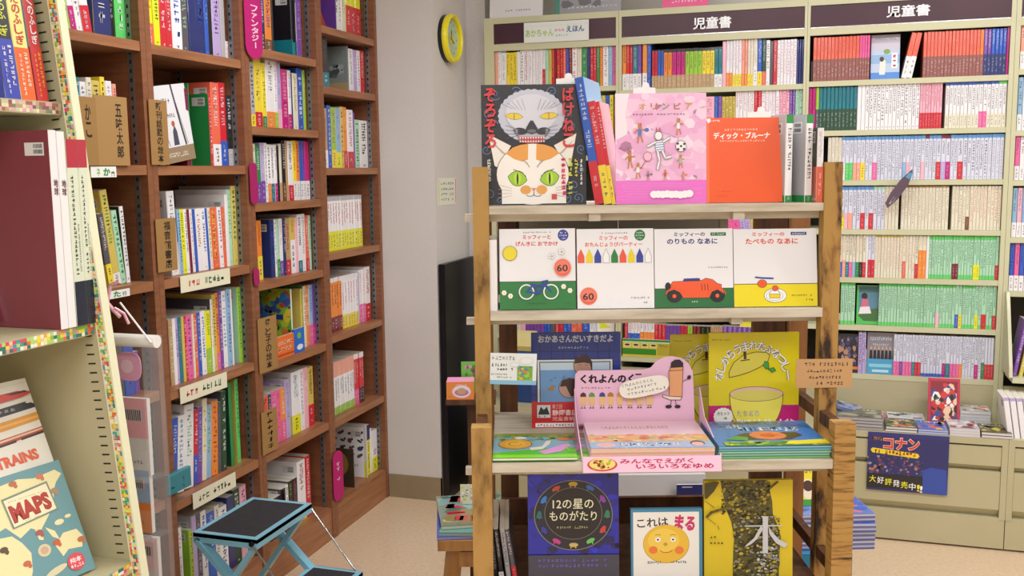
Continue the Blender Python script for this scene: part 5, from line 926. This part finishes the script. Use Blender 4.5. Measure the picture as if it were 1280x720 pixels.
b = MB(); b.box(0, 0, 0, .10, .006, .12, 'E8D82A'); A = Art(b, .10, .12, 0, 0, 100, 100); A.rect(0, 0, 100, 100, 'E8D82A'); A.rect(0, 84, 100, 100, '3A9A3A'); A.ell(40, 58, 22, 26, 'F0E0C0', 14); A.ell(40, 50, 16, 14, '4A2A20', 14); A.marks(20, 8, 90, 20, '8A3A2A', 6)
o = b.build('comic', PRINT); o.matrix_world = RK(.862, 2.88, .4138, math.radians(-20)); tag(o, 'yellow comic standing on the wrapped bundles behind the right post', 'book')
# ================================================================ folding step stool
t = thing('step_stool', 'pale blue folding two-step stool with black treads before the second brown bookcase', 'step stool', TR(-1.55, 2.41, 0))
def SB(nm, m, a, b_, w, h, up=(0, 0, 1)): q = MB(); q.bar(a, b_, w, h, up=up); return bevel(q.build(nm, m, t), .003)
for nm, (x0, x1, y0, y1, z) in (('upper', (-.115, .092, -.155, .150, .44)), ('lower', (.075, .25, -.165, .165, .235))):
    b = MB(); b.box(x0, y0, z-.012, x1, y1, z-.001); bevel(b.build('tread', BLUEM, t), .004)
    b = MB(); r = .016
    b.box(x0, y0, z-.028, x1, y0+r, z+.001); b.box(x0, y1-r, z-.028, x1, y1, z+.001); b.box(x0, y0+r, z-.028, x0+r, y1-r, z+.001); b.box(x1-r, y0+r, z-.028, x1, y1-r, z+.001); bevel(b.build('tread_rim', BLUEM, t), .004)
    b = MB(); b.box(x0+r, y0+r, z-.001, x1-r, y1-r, z+.0012); b.build('tread_mat', MATM, t)
for sy in (-1, 1):
    y = sy*.145; SB('front_leg', BLUEM, (-.105, y, .418), (.30, y*1.05, .012), .016, .030, (0, 1, 0)); SB('rear_leg', BLUEM, (.075, y*.92, .415), (-.215, y*.92, .012), .014, .028, (0, 1, 0))
    for nm, p in (('foot_cap', (.30, y*1.05)), ('foot_cap', (-.215, y*.92))): b = MB(); b.box(p[0]-.014, p[1]-.010, 0, p[0]+.014, p[1]+.010, .018); bevel(b.build(nm, BLACKM, t), .003)
    b = MB(); b.tube([(.078, y*1.10, .428), (.235, y*1.12, .225)], .0028, 'w', 8); b.build('stay_rod', CHROME, t)
    b = MB(); b.cyl((.078, y*1.08, .428), (.078, y*1.14, .428), .007, 'k', 12); b.cyl((-.100, y*1.0, .418), (-.100, y*1.10, .418), .007, 'k', 12); b.build('pivot', BLACKM, t)
SB('cross_tube', BLUEM, (.16, -.15, .15), (.16, .15, .15), .012, .012); SB('cross_tube', BLUEM, (-.10, -.13, .17), (-.10, .13, .17), .012, .012)
# ================================================================ signs and face-out books in the brown bookcases
def wsign(rect, nm, label, colr, fn=None, dist=1.797, t=.002, arc=False, m=MATTE, lean=0, cat='sign'):
    x0, y0, x1, y1 = rect; u0, z0, _ = fd(x0, y1, 'wood', dist); u1, z1, _ = fd(x1, y0, 'wood', dist); w, h = u1-u0, z1-z0
    b = MB()
    if arc:
        P = [(w/2+w/2*math.cos(a), (h-w*.4 if s else w*.4)+w*.4*math.sin(a)) for s, a in [(1, k*math.pi/8) for k in range(9)] + [(0, math.pi+k*math.pi/8) for k in range(9)]]
        for yy in (0, t): b.face([(x, yy, z) for x, z in P], colr)
        for i in range(len(P)): (x, z), (X_, Z_) = P[i], P[(i+1) % len(P)]; b.face([(x, 0, z), (X_, 0, Z_), (X_, t, Z_), (x, t, z)], colr)
    else: b.box(0, 0, 0, w, t, h, colr)
    A = Art(b, w, h, 0, 0, 100, 100)
    if fn: fn(A)
    o = b.build(nm, m); o.matrix_world = Matrix.Translation((-dist, u0, z0)) @ Matrix.Rotation(math.pi/2, 4, 'Z') @ Matrix.Rotation(math.radians(-lean), 4, 'X'); return tag(o, label, cat)
KR = '9E7844'
wsign((190, 126, 208, 206), 'shelf_sign', 'kraft upright sign with black characters beside the white winter book', KR, lambda A: A.vtext('新刊話題の絵本', 52, 3, 97, 34, '2A1E14', .02))
wsign((198, 272, 219, 341), 'shelf_sign', 'kraft upright sign reading a publisher name, third shelf of second bookcase', KR, lambda A: A.vtext('福音館書店', 55, 5, 95, 36, '2A1E14', .02))
wsign((325, 393, 345, 468), 'shelf_sign', 'kraft upright sign left of the bright collage book', KR, lambda A: A.vtext('母と子の絵本', 52, 4, 96, 34, '2A1E14', .02))
wsign((329, 508, 346, 570), 'shelf_sign', 'kraft sign below the red and navy books of the third bookcase', KR, lambda A: A.marks(30, 4, 72, 94, '2A1E14', 6, True, .16))
wsign((93, 122, 119, 207), 'shelf_sign', 'kraft card with two characters before the books of the leftmost bookcase', KR, lambda A: A.vtext('かこ', 66, 10, 60, 26, '2A1E14', .02), 1.795)
wsign((122, 122, 158, 207), 'shelf_sign', 'wide kraft card with four characters before the books of the leftmost bookcase', 'A8824E', lambda A: A.vtext('五味太郎', 72, 10, 90, 22, '2A1E14', .02), 1.796)
wsign((308, -6, 326, 72), 'shelf_sign', 'magenta rounded sign hanging at the top of the third bookcase', 'B8106E', lambda A: A.vtext('ファンタジー', 56, 18, 84, 44, 'F4D0E4', .02), 1.794, arc=True)
wsign((314, 203, 321, 256), 'shelf_sign', 'magenta rounded sign at the left of the white and green books', 'A00F5C', None, 1.794, arc=True)
wsign((318, 334, 324, 358), 'shelf_sign', 'small magenta sign under the red books of the third bookcase', 'A00F5C', None, 1.794, arc=True)
wsign((418, 560, 428, 630), 'shelf_sign', 'magenta rounded sign at the bottom shelf beside the pillar', 'B8106E', lambda A: A.marks(30, 22, 70, 62, 'F4D0E4', 4, True, .14), 1.794, arc=True)
wsign((114, 208, 145, 222), 'shelf_label', 'white label with green letters on the leftmost bookcase shelf edge', 'EDEFEA', lambda A: (A.text('か', 48, 14, 76, 88, '2A8A3A', .04), A.text('門', 80, 48, 92, 88, '2A4A3A', .02), A.text('ネ', 22, 14, 36, 84, '8AB83A', .03)), 1.798, cat='label')
wsign((128, 360, 162, 376), 'shelf_label', 'white label with green letters behind the pink strap', 'EDEFEA', lambda A: (A.text('た', 40, 12, 66, 88, '2A8A3A', .04), A.text('行', 72, 30, 88, 85, '2A4A3A', .02)), 1.798, cat='label')
for (a, c_, si, lb) in ((229, 291, 2, 'cream paper label under the leaning white books'), (221, 281, 3, 'cream paper label under the green and red thin books'), (230, 286, 4, 'cream paper label beside the teal box')):
    z0 = CASES[1][2][si]; u0 = fd(a, 400, 'wood', 1.797)[0]; u1 = fd(c_, 400, 'wood', 1.797)[0]; b = MB(); b.box(0, 0, 0, u1-u0, .001, .050, 'E4DFC4'); A = Art(b, u1-u0, .050, 0, 0, 100, 100)
    A.marks(12, 30, 38, 74, 'D86A6A' if si < 4 else '5A5A4A', 3, wt=.2); A.marks(46, 26, 88, 72, '2A6A4A' if si < 4 else '4A4A3A', 5, wt=.2)
    o = b.build('shelf_label', MATTE); o.matrix_world = Matrix.Translation((-1.7995, u0, z0-.020)) @ Matrix.Rotation(math.pi/2, 4, 'Z'); tag(o, lb, 'label')
wsign((212, 582, 238, 620), 'sign_holder', 'teal card box at the left of the fifth shelf of the second bookcase', '2E8494', lambda A: (A.rect(0, 0, 100, 8, '4AA0AC'), A.marks(6, 62, 26, 74, '14343C', 2, wt=.4), A.marks(60, 30, 70, 90, '1E5A66', 6, True, .2)), 1.788, .012, m=PLAST)
def a_wint(A):
    A.rect(0, 0, 100, 100, 'E9E9EE'); A.line([(58, 0), (70, 50), (78, 78)], 5, '3A3A44'); A.line([(8, 26), (30, 78)], 2, '8A8A94'); A.line([(60, 8), (84, 78)], 1.5, '6A6A74'); A.marks(4, 16, 50, 24, '4A4A54', 6); A.marks(18, 36, 58, 42, '3A3A44', 7); A.poly([(42, 78), (44, 60), (50, 52), (56, 60), (58, 78)], '4A5060'); A.ell(48, 50, 5, 4, 'C05A3A', 8); A.rect(0, 80, 100, 100, '9A8468'); A.marks(12, 86, 80, 94, 'E8E0D0', 14)
hero('wood', (204, 112, 246, 205), 1.84, 2, .010, 'picture_book', 'white wintry picture book facing out with tan band, tilted beside the kraft sign', 'E9E9EE', a_wint, (0, 0, 100, 100), None, 1.4685, None, 'book', False, roll=-8)
def a_coll(A): A.rect(0, 0, 100, 100, '8AC43A'); A.blobs(0, 0, 100, 100, ['E8783A', '3A8AC8', 'E8D03A', '6AA838', 'D84A3A', 'B8C83A', '4A5AA8'], 110, 3, 12); A.rect(56, 40, 84, 48, '23408A')
def a_pk(A): A.rect(0, 0, 100, 100, 'E8702A'); A.marks(10, 20, 90, 40, 'F8D8C0', 7, wt=.3); A.marks(10, 48, 90, 66, 'F8D8C0', 6, wt=.3); A.rect(0, 80, 100, 90, 'B84A1A')
hero('wood', (346, 419, 368, 441), 1.812, 0, .008, 'picture_book', 'small orange booklet leaning before the bright collage book', 'E8702A', a_pk, (0, 0, 100, 100), None, .7855, None, 'book', False)
hero('wood', (368, 410, 381, 436), 1.815, 0, .008, 'picture_book', 'small blue booklet beside the orange one before the collage book', '2A6ACC', lambda A: (A.rect(0, 0, 100, 100, '2A6ACC'), A.ell(50, 30, 20, 14, '6AB84A', 10), A.ell(55, 78, 30, 12, 'E8E8EE', 12)), (0, 0, 100, 100), None, .7855, None, 'book', False)
b = MB(); b.box(-.20, 0, 0, 0, .0012, .235, '8AC43A'); b.box(-.20, .0012, 0, 0, .009, .235, 'w'); SM = Matrix(((0, 1, 0, 0), (-1, 0, 0, 0), (0, 0, 1, 0), (0, 0, 0, 1)))
# cover seen from the near side: print faces -y
A = Art(b, .20, .235, 0, 0, 100, 100, Matrix.Translation((-.20, 0, 0))); a_coll(A); o = b.build('picture_book', PRINT); o.matrix_world = TR(-1.835, 3.125, .7855); tag(o, 'bright green and orange collage picture book in the third bookcase', 'book')
def near_cover(y, z, w, h, fn, label, colr, t=.006, x=-1.836):
    b = MB(); b.box(-w, 0, 0, 0, t, h, colr); A = Art(b, w, h, 0, 0, 100, 100, Matrix.Translation((-w, 0, 0))); fn(A); o = b.build('picture_book', PRINT); o.matrix_world = TR(x, y, z+.0005); return tag(o, label, 'book')
Yat = lambda px, py: fd(px, py, 'wood', 1.836)[0]
def a_ani(A):
    A.rect(0, 0, 100, 100, 'D8D4D8'); A.rect(0, 70, 100, 100, 'E0DC2A'); A.marks(30, 4, 90, 8, '6A6A70', 10)
    for r in range(4):
        for k in range(4): x, y = 16+k*22+random.uniform(-3, 3), 18+r*14; A.ell(x, y, random.uniform(5, 9), random.uniform(2, 5), random.choice(['4A3A3A', '6A5A4A', '7A4A4A', '3A4A6A']), 8, random.uniform(-30, 30)); A.ell(x+6, y-3, 3, 2.4, '4A3A34', 7)
    A.marks(20, 76, 80, 80, '8A8A2A', 10)
near_cover(Yat(460, 595)-.007, .128, .19, .235, a_ani, 'white and yellow picture book covered with little animals, bottom shelf beside pillar', 'D8D4D8')
near_cover(Yat(441, 600), .128, .15, .165, lambda A: (A.rect(0, 0, 100, 100, '3A3020'), A.ell(50, 40, 34, 34, '8A6A34', 16), A.ell(50, 52, 18, 24, 'B8944A', 14)), 'bronze-coloured book before the animal book, bottom shelf beside pillar', '3A3020', .004, -1.83)
near_cover(Yat(371, 70)-.007, 1.859, .17, .225, lambda A: (A.rect(0, 0, 100, 100, '1E2024'), A.blobs(5, 20, 95, 80, ['3A4A44', '8A8A7A', '5A3A4A', '2A2A3A'], 30, 8, 20), A.rect(0, 76, 100, 100, '2A9AA0'), A.marks(10, 80, 80, 90, 'B8E4E4', 8), A.marks(10, 6, 90, 12, 'A8A03A', 8)), 'black fantasy book with teal band on the top shelf of the third bookcase', '1E2024')
near_cover(Yat(420, 38), 1.992, .17, .23, lambda A: (A.rect(0, 0, 100, 100, '6A3E98'), A.poly([(0, 20), (50, 40), (80, 100), (0, 100)], 'D8604A'), A.ell(14, 30, 16, 16, 'B8C89A', 12)), 'purple book with coral corner on the top shelf beside the pillar', '6A3E98')
near_cover(Yat(436, 118)-.004, 1.766, .17, .18, lambda A: (A.rect(0, 0, 100, 100, '7E8886'), A.blobs(10, 40, 90, 70, ['4A504E', '5A6260', '9AA0A0'], 26, 6, 14), A.rect(0, 80, 100, 100, 'A8906A')), 'grey book with a tan foot, second shelf beside the pillar', '7E8886')
near_cover(Yat(357, 628)-.006, .128, .17, .165, lambda A: (A.rect(0, 0, 100, 100, '1E1A24'), A.blobs(5, 30, 95, 98, ['6A2A3A', '3A2A6A', '1A1A2A', '8A4A2A'], 30, 6, 16), A.text('検', 66, 22, 86, 44, 'C8B83A', .03), A.ell(84, 10, 8, 5, 'C8A890', 10)), 'black book with a yellow character on the bottom shelf of the third bookcase', '1E1A24')
# ================================================================ acrylic magazine tower, tube and strap between the cream shelf and the bookcases
t = thing('magazine_tower', 'clear acrylic magazine tower between the cream shelf and the bookcase', 'rack', TR(-1.66, 1.93, 0))
MY = 1.93
def mx(px, py, y=MY): p = on(px, py, 1, y); return p.x+1.66, p.z
x0, _ = mx(138, 560); x1, _ = mx(199, 560)
b = MB(); b.box(x1-.003, -.04, 0, x1, .035, 1.06); b.build('side_panel', CLEAR, t); b = MB(); b.box(x0, .032, 0, x1-.003, .035, 1.06); b.build('back_panel', CLEAR, t)
mags = [((148, 498, 183, 590), 'pink and white magazine, upper pocket of the acrylic tower', 'E8A8B4', 'DAD8D8'), ((150, 588, 186, 661), 'blue and orange magazine, middle pocket of the acrylic tower', '9AB4D8', 'E8843A'), ((158, 672, 196, 745), 'pale pink magazine, lower pocket of the acrylic tower', 'E8C4CC', 'D8D4DC')]
for (r, l, c1, c2) in mags:
    xa, zb = mx(r[0], r[3]); xb, zt_ = mx(r[2], r[1]); b = MB(); b.box(x0, -.04, zb-.006, x1-.003, .032, zb-.002); b.build('pocket_floor', CLEAR, t); b = MB(); b.box(x0, -.043, zb-.006, x1-.003, -.040, zb+.07); b.build('pocket_front', CLEAR, t)
    b = MB(); b.box(0, 0, 0, xb-xa, .012, zt_-zb, 'E8E4E0', {'f': c2}); A = Art(b, xb-xa, zt_-zb, 0, 0, 100, 100); A.rect(0, 0, 100, 100, c2); A.rect(0, 0, 100, 52, c1); A.rect(30, 14, 86, 30, 'C8B8BC'); [A.rect(34+k*6, 15, 37+k*6, 29, '3A3A40') for k in range(8)]; A.marks(20, 80, 80, 86, '8A8A90', 6)
    o = b.build('magazine', PRINT); o.matrix_world = TR(xa-1.66, MY, zb-.0018); tag(o, l, 'magazine')
p = on(138, 424, 1, 1.86); q = on(196, 420, 1, 1.86); b = MB(); b.cyl((p.x-.06, 1.86, p.z), (q.x, 1.86, p.z), .015, 'ECEAE4', 18); o = b.build('paper_tube', PLAST); tag(o, 'rolled white paper tube lying across the acrylic tower', 'tube')
b = MB(); e = Vector((q.x-.003, 1.843, p.z)); c0 = on(134, 378, 1, 1.82); c1 = on(138, 356, 1, 1.82); c2 = on(150, 352, 1, 1.82); b.tube([c2, c1, c0, on(142, 388, 1, 1.82), on(150, 396, 1, 1.82)], .0045, 'F0BCC8', 8); b.tube([on(143, 385, 1, 1.82), on(155, 392, 1, 1.83), on(161, 405, 1, 1.83)], .0035, 'EBA8B8', 8); b.tube([on(150, 378, 1, 1.82), e], .0022, 'F6EEF0', 6)
o = b.build('strap', PLAST); tag(o, 'pink and white plastic hook strap hanging over the white tube', 'strap')
b = MB(); pa = on(146, 475, 1, 1.885); pb = on(175, 441, 1, 1.885); w, h = pb.x-pa.x, pb.z-pa.z; P = [(w/2+w/2*math.copysign(abs(math.cos(a))**.6, math.cos(a)), h/2+h/2*math.copysign(abs(math.sin(a))**.7, math.sin(a))) for a in [k*6.283/24 for k in range(24)]]
for yy in (0, .002): b.face([(x, yy, z) for x, z in P], 'E4A4C8')
for i in range(24): (x, z), (X_, Z_) = P[i], P[(i+1) % 24]; b.face([(x, 0, z), (X_, 0, Z_), (X_, .002, Z_), (x, .002, z)], 'E4A4C8')
A = Art(b, w, h, 0, 0, 100, 100); A.ell(45, 50, 26, 24, 'ECC8DA', 14); o = b.build('pink_tag', PLAST); o.matrix_world = TR(pa.x, 1.885, pa.z); tag(o, 'rounded pink plastic tag below the white tube', 'tag')
# ================================================================ cream shelving with mosaic tape, left foreground
FY = 1.70; SLP = .1015
def fx(z): return -1.5135 + (1.80-z)*SLP            # front edge of the sloping end panel
TAPE = ['F0DC3A', 'E8703A', '8AC050', 'F0F0E0', 'D8506A', '4AA0A0', 'F4C8A0', 'E8E8A0', 'D89AA8', 'F0B03A', 'B8D87A', '3A7A6A']
ft = thing('display_shelf', 'cream steel display shelf edged with colourful mosaic tape, left foreground', 'shelf', TR(-1.6, FY, 0))
X_ = lambda x: x+1.6
b = MB(); zA, zB = .02, 2.2; xb = -1.90
for yy in (0, .018): b.face([(X_(xb), yy, zA), (X_(fx(zA)-.002), yy, zA), (X_(fx(zB)-.002), yy, zB), (X_(xb), yy, zB)], 'w')
b.face([(X_(fx(zA)-.002), 0, zA), (X_(fx(zB)-.002), 0, zB), (X_(fx(zB)-.002), .018, zB), (X_(fx(zA)-.002), .018, zA)], 'w'); b.face([(X_(xb), 0, zA), (X_(xb), .018, zA), (X_(xb), .018, zB), (X_(xb), 0, zB)], 'w')
b.build('end_panel', CREAMB, ft)
b = MB(); b.face([(X_(fx(zA)-.047), -.0015, zA), (X_(fx(zA)), -.0015, zA), (X_(fx(zB)), -.0015, zB), (X_(fx(zB)-.047), -.0015, zB)], 'E6E2B8') if 0 else None
for z0, z1 in ((zA, zB),): b.box(0, 0, 0, 0, 0, 0) if 0 else None
# upright flange: plain cream with tape on its outer strip
def strip(b, y, xo0, xo1, z0, z1, c): b.face([(X_(fx(z0)+xo0), y, z0), (X_(fx(z0)+xo1), y, z0), (X_(fx(z1)+xo1), y, z1), (X_(fx(z1)+xo0), y, z1)], c)
strip(b, -.004, -.024, .001, zA, zB, 'E8E6C4'); b.face([(X_(fx(zA)+.001), -.004, zA), (X_(fx(zA)+.001), .018, zA), (X_(fx(zB)+.001), .018, zB), (X_(fx(zB)+.001), -.004, zB)], 'E8E6C4'); b.face([(X_(fx(zA)-.024), -.004, zA), (X_(fx(zA)-.024), 0, zA), (X_(fx(zB)-.024), 0, zB), (X_(fx(zB)-.024), -.004, zB)], 'D8D4B0')
fl_ = b.build('upright_flange', PLAST, ft)
b = MB(); z = zA
while z < zB-.008:
    for k in range(3):
        a = -.0200+k*.0056
        strip(b, -.0045-.0001*k, a, a+.0056, z+random.choice((0, .003)), z+.0095, random.choice(TAPE))
    z += .0085
b.build('mosaic_tape', MATTE, fl_)
b = MB()
for k in range(86):
    z = .42+k*.020; b.face([(X_(fx(z)-.060), -.0006, z), (X_(fx(z)-.041), -.0006, z+.0015), (X_(fx(z)-.041), -.0006, z+.0048), (X_(fx(z)-.060), -.0006, z+.0033)], 'k')
    if z < 1.2: b.face([(X_(-1.80), -.0006, z), (X_(-1.775), -.0006, z+.0015), (X_(-1.775), -.0006, z+.0045), (X_(-1.80), -.0006, z+.003)], 'k')
b.build('panel_slots', SLATE, ft)['kind'] = 'stuff'
b = MB(); b.box(X_(-1.90), -.9, .02, X_(-1.885), -.0005, 2.2); b.build('back_panel', CREAMB, ft)
b = MB(); b.box(X_(-1.885), -.9, .0, X_(-1.36), -.0005, .10); b.build('plinth', CREAMB, ft)
FS = [(1.597, -1.521), (1.133, -1.476), (.607, -1.415)]
for zs_, xf in FS:
    b = MB(); b.box(X_(-1.885), -.9, zs_-.026, X_(xf), -.001, zs_); sb_ = b.build('shelf_board', CREAMB, ft)
    b = MB(); y = -.9
    while y < -.008:
        for k in range(3): c = random.choice(TAPE if zs_ < 1.5 else ['8A5A5A', 'D8B8A0', 'C8C8A0', 'A86A5A', 'E8D8B8', '7A8A6A', 'D8A8A8', 'B8A080']); b.face([(X_(xf)+.0006+.0001*k, y, zs_-.024+k*.0072), (X_(xf)+.0006+.0001*k, y+.0085, zs_-.024+k*.0072), (X_(xf)+.0006+.0001*k, y+.0085, zs_-.024+(k+1)*.0072), (X_(xf)+.0006+.0001*k, y, zs_-.024+(k+1)*.0072)], c)
        y += .0088
    b.build('mosaic_tape', MATTE, sb_)
# books on it: spines face the aisle, leaning back with the uprights
def fbook(y0, t, H, z, xf, main, band, bp, text, tcol, label, cov=None, dep=.22, sub=None, topc=None, tp=0, tilt=6):
    b = MB(); spine_book(b, t, H, dep, main, band, bp, None, topc, tp, cov or main)
    A = Art(b, t, H, 0, 0, t*1000, H*1000, e0=.0006); L = H*1000; T = t*1000; y1 = L*(1-bp/100)
    if text: A.vtext(text, T*.5, L*(tp/100)+L*.03, y1-L*.02 if bp else L*.62, T*.62, tcol, .02)
    if not text and tcol != 'w': A.marks(T*.22, L*(tp/100+.04), T*.5, y1-L*.03, tcol, 22, True, .16); A.marks(T*.6, L*(tp/100+.3), T*.75, y1-L*.05, tcol, 24, True, .16)
    if sub: A.marks(T*.2, y1+L*bp/100*.12, T*.42, L*.97, sub, 9, True, .2); A.marks(T*.55, y1+L*bp/100*.08, T*.85, L*.9, sub, 8, True, .25)
    o = b.build('picture_book', PRINT); o.matrix_world = Matrix.Translation((xf, y0, z+.001)) @ Matrix.Rotation(math.pi/2, 4, 'Z') @ Matrix.Rotation(math.radians(-tilt), 4, 'X'); return tag(o, label, 'book', None)
fbook(1.564, .038, .262, 1.597, -1.532, '2A2A34', '3A46B0', 45, 'どうぶつのふしぎ', 'D8E03A', 'thick black and blue book with yellow characters, top shelf of the cream display', '2E38A0', sub='D8D8E8')
fbook(1.604, .038, .262, 1.597, -1.532, 'F2E68A', 'E8682A', 40, 'からだのふしぎ', 'C02A2A', 'thick yellow and orange book with red characters, top shelf of the cream display', 'F0E080', sub='F4D8C0')
fbook(1.6432, .004, .262, 1.597, -1.536, 't', None, 0, None, 'w', 'thin teal book between the yellow and red ones, top shelf of the cream display')
fbook(1.648, .028, .262, 1.597, -1.532, 'C83038', 'D02A34', 42, 'かがくのふしぎ', 'F6F0F0', 'thick red book with white characters, top shelf of the cream display', 'B8B0A8', sub='F0A83A')
mz, mxf = 1.133, -1.466
fbook(1.597, .0205, .402, mz, mxf, 'F0EEF0', None, 0, '     地球       ', '6A3A44', 'white-spined maroon atlas on the second shelf of the cream display', '7C3240', .32, tilt=0)
fbook(1.6185, .0215, .400, mz, mxf, 'F0F0EE', None, 0, '     地球       ', '6A3A44', 'white-spined atlas with a green vine right of the maroon one', 'F0EEE8', .26, tilt=0)
fbook(1.641, .0315, .385, mz, mxf, 'DDE4CC', '23283A', 24, None, '33403A', 'pale green atlas with red head and dark foot, thicker of two', 'DDE4CC', .26, topc='B83244', tp=15, tilt=0)
fbook(1.673, .0255, .385, mz, mxf, 'DDE4CC', '23283A', 24, None, '33403A', 'pale green atlas with red head and dark foot, beside the end panel', 'DDE4CC', .26, topc='B83244', tp=15, tilt=0)
b = MB(); b.box(0, 0, 0, .18, .012, .16, 'E6E8EA'); A = Art(b, .18, .16, 0, 0, 100, 100); A.rect(0, 0, 100, 100, 'E8EAEC'); A.rect(88, 4, 96, 30, 'B8A8A8'); o = b.build('picture_book', PRINT); o.matrix_world = TR(-1.66, 1.575, mz+.001) @ Matrix.Rotation(math.radians(-14), 4, 'Y') @ Matrix.Translation((-.14, 0, 0)); tag(o, 'white book leaning before the maroon atlas at the left edge', 'book')
# big picture books facing out on the low shelf
wv = Vector((math.sin(math.radians(10)), math.cos(math.radians(10)), 0)); nv = Vector((wv.y, -wv.x, 0)); th = math.radians(23); hv = Vector((0, 0, 1))*math.cos(th) - nv*math.sin(th); dv = wv.cross(hv)
dv = -nv*math.cos(th) - Vector((0, 0, 1))*math.sin(th)
def maps_M(Q, W): o_ = Q - wv*W; return Matrix(((wv.x, dv.x, hv.x, o_.x), (wv.y, dv.y, hv.y, o_.y), (wv.z, dv.z, hv.z, o_.z), (0, 0, 0, 1)))
Qb = on(120, 712, 2, .609)
def big(label, Q, W, H, t, cover, art, rect):
    T = thing('picture_book', label, 'book', maps_M(Q, W)); b = MB(); b.box(0, 0, 0, W, .0022, H, cover); b.box(0, t-.0022, 0, W, t, H, cover); b.box(0, .0022, 0, .0022, t-.0022, H, cover); A = Art(b, W, H, *rect); art(A); b.build('cover', PRINT, T)
    b = MB(); b.box(.0023, .0023, .003, W-.003, t-.0023, H-.003, 'E8E2D2'); b.build('pages', MATTE, T)
def a_maps(A):
    A.rect(0, 0, 180, 245, '6A989E')
    A.poly([(0, 28), (40, 18), (90, 14), (120, 22), (165, 18), (176, 30), (160, 44), (150, 60), (140, 90), (120, 110), (100, 130), (84, 118), (60, 130), (40, 100), (0, 110)], 'E8DFA8'); A.poly([(0, 112), (46, 120), (60, 140), (70, 165), (62, 200), (40, 240), (12, 245), (0, 200)], 'E8DFA8')
    A.poly([(118, 170), (140, 150), (168, 152), (176, 170), (168, 192), (140, 186), (126, 196)], 'E8DFA8'); A.poly([(90, 120), (104, 128), (100, 150), (92, 146)], 'E8DFA8'); A.poly([(110, 126), (126, 140), (130, 160), (118, 150)], 'E8DFA8'); A.ell(140, 126, 10, 6, 'E8DFA8', 9); A.ell(160, 120, 7, 4, 'E8DFA8', 9); A.ell(95, 170, 13, 13, 'D8C8A0', 12); A.ell(95, 170, 8, 8, 'C8A88A', 10)
    for x, y, c in ((78, 20, 'B8704A'), (132, 22, 'C87A5A'), (56, 182, 'C06A4A'), (122, 164, 'C8603A'), (170, 176, 'B8704A'), (150, 60, 'A8886A'), (96, 132, 'A85A5A'), (24, 140, '5A4A3A')): A.ell(x, y, 8, 6, c, 9); A.ell(x+4, y+6, 4, 5, c, 7)
    A.ell(104, 218, 24, 7, 'D8CFA8', 12, -12)
    A.poly([(48, 44), (142, 36), (146, 100), (52, 108)], '7A8A7A'); A.poly([(51, 48), (139, 40), (143, 97), (55, 105)], 'F0E4BE'); A.marks(58, 52, 126, 55, '9A8A6A', 16); A.marks(78, 98, 108, 101, '9A8A6A', 7)
    A.text('MAPS', 56, 58, 137, 96, '8A2A26', .06, -4); A.text('MAPS', 57, 58, 136, 94, 'B03A30', .045, -4)
    A.ell(146, 216, 18, 18, 'D8505A', 22); A.text('絵本', 134, 206, 158, 218, 'F8E0E0', .03); A.marks(132, 220, 160, 227, 'F8E0E0', 5, wt=.3)
def a_trains(A):
    A.rect(0, 0, 180, 720, 'E9E6DA'); A.rect(0, 14, 180, 16, 'D8D4C8')
    A.poly([(0, 60), (20, 46), (160, 40), (180, 50), (180, 58), (150, 72), (0, 84)], 'D8483A'); A.poly([(0, 84), (150, 72), (180, 58), (178, 64), (0, 92)], 'B8B0A8'); A.poly([(140, 44), (172, 43), (178, 50), (150, 52)], '4A3A44')
    A.poly([(0, 108), (170, 84), (180, 98), (180, 112), (0, 136)], '2E2A34'); A.marks(70, 96, 150, 108, 'B8B8B0', 8); A.ell(172, 88, 5, 4, 'E8E8E0', 8)
    A.poly([(30, 160), (60, 146), (180, 130), (180, 160), (60, 180), (30, 174)], 'E09A3A'); A.poly([(50, 160), (180, 142), (180, 150), (50, 168)], 'F0B85A')
    A.poly([(0, 214), (180, 186), (180, 206), (0, 238)], 'B84A3A'); A.poly([(0, 218), (180, 190), (180, 196), (0, 226)], 'E8C8A0')
    for k in range(4): A.poly([(4+k*46, 240-k*8), (42+k*46, 234-k*8), (42+k*46, 226-k*8), (4+k*46, 232-k*8)], '3A2A30')
    A.text('TRAINS', 92, 256, 160, 296, 'E0603A', .05, -2)
Qt = Qb - nv*.0175 + Vector((0, 0, .003)); Qb = Qb + Vector((0, 0, .004))
big('tall white picture book of streamlined trains behind the world map book', Qt, .26, .432, .012, 'E9E6DA', a_trains, (0, 0, 180, 720))
def a_maps2(A):
    a_maps(A)
big('large teal and cream world map picture book leaning on the low cream shelf', Qb, .205, .245, .014, 'E9E6DA', a_maps2, (0, 0, 180, 245))
b = MB(); b.box(0, 0, 0, .20, .008, .26, 'E8ECEE'); A = Art(b, .20, .26, 0, 0, 100, 100); A.rect(0, 0, 100, 100, 'E8ECF0'); A.rect(0, 66, 100, 100, '2A6AD0'); A.text('の', 70, 30, 92, 54, '4A4A9A', .05); o = b.build('picture_book', PRINT); o.matrix_world = maps_M(Qb - wv*.215 - dv*.002 - hv*.02, .2); tag(o, 'white picture book with blue foot, left of the world map book', 'book')
emit_books()
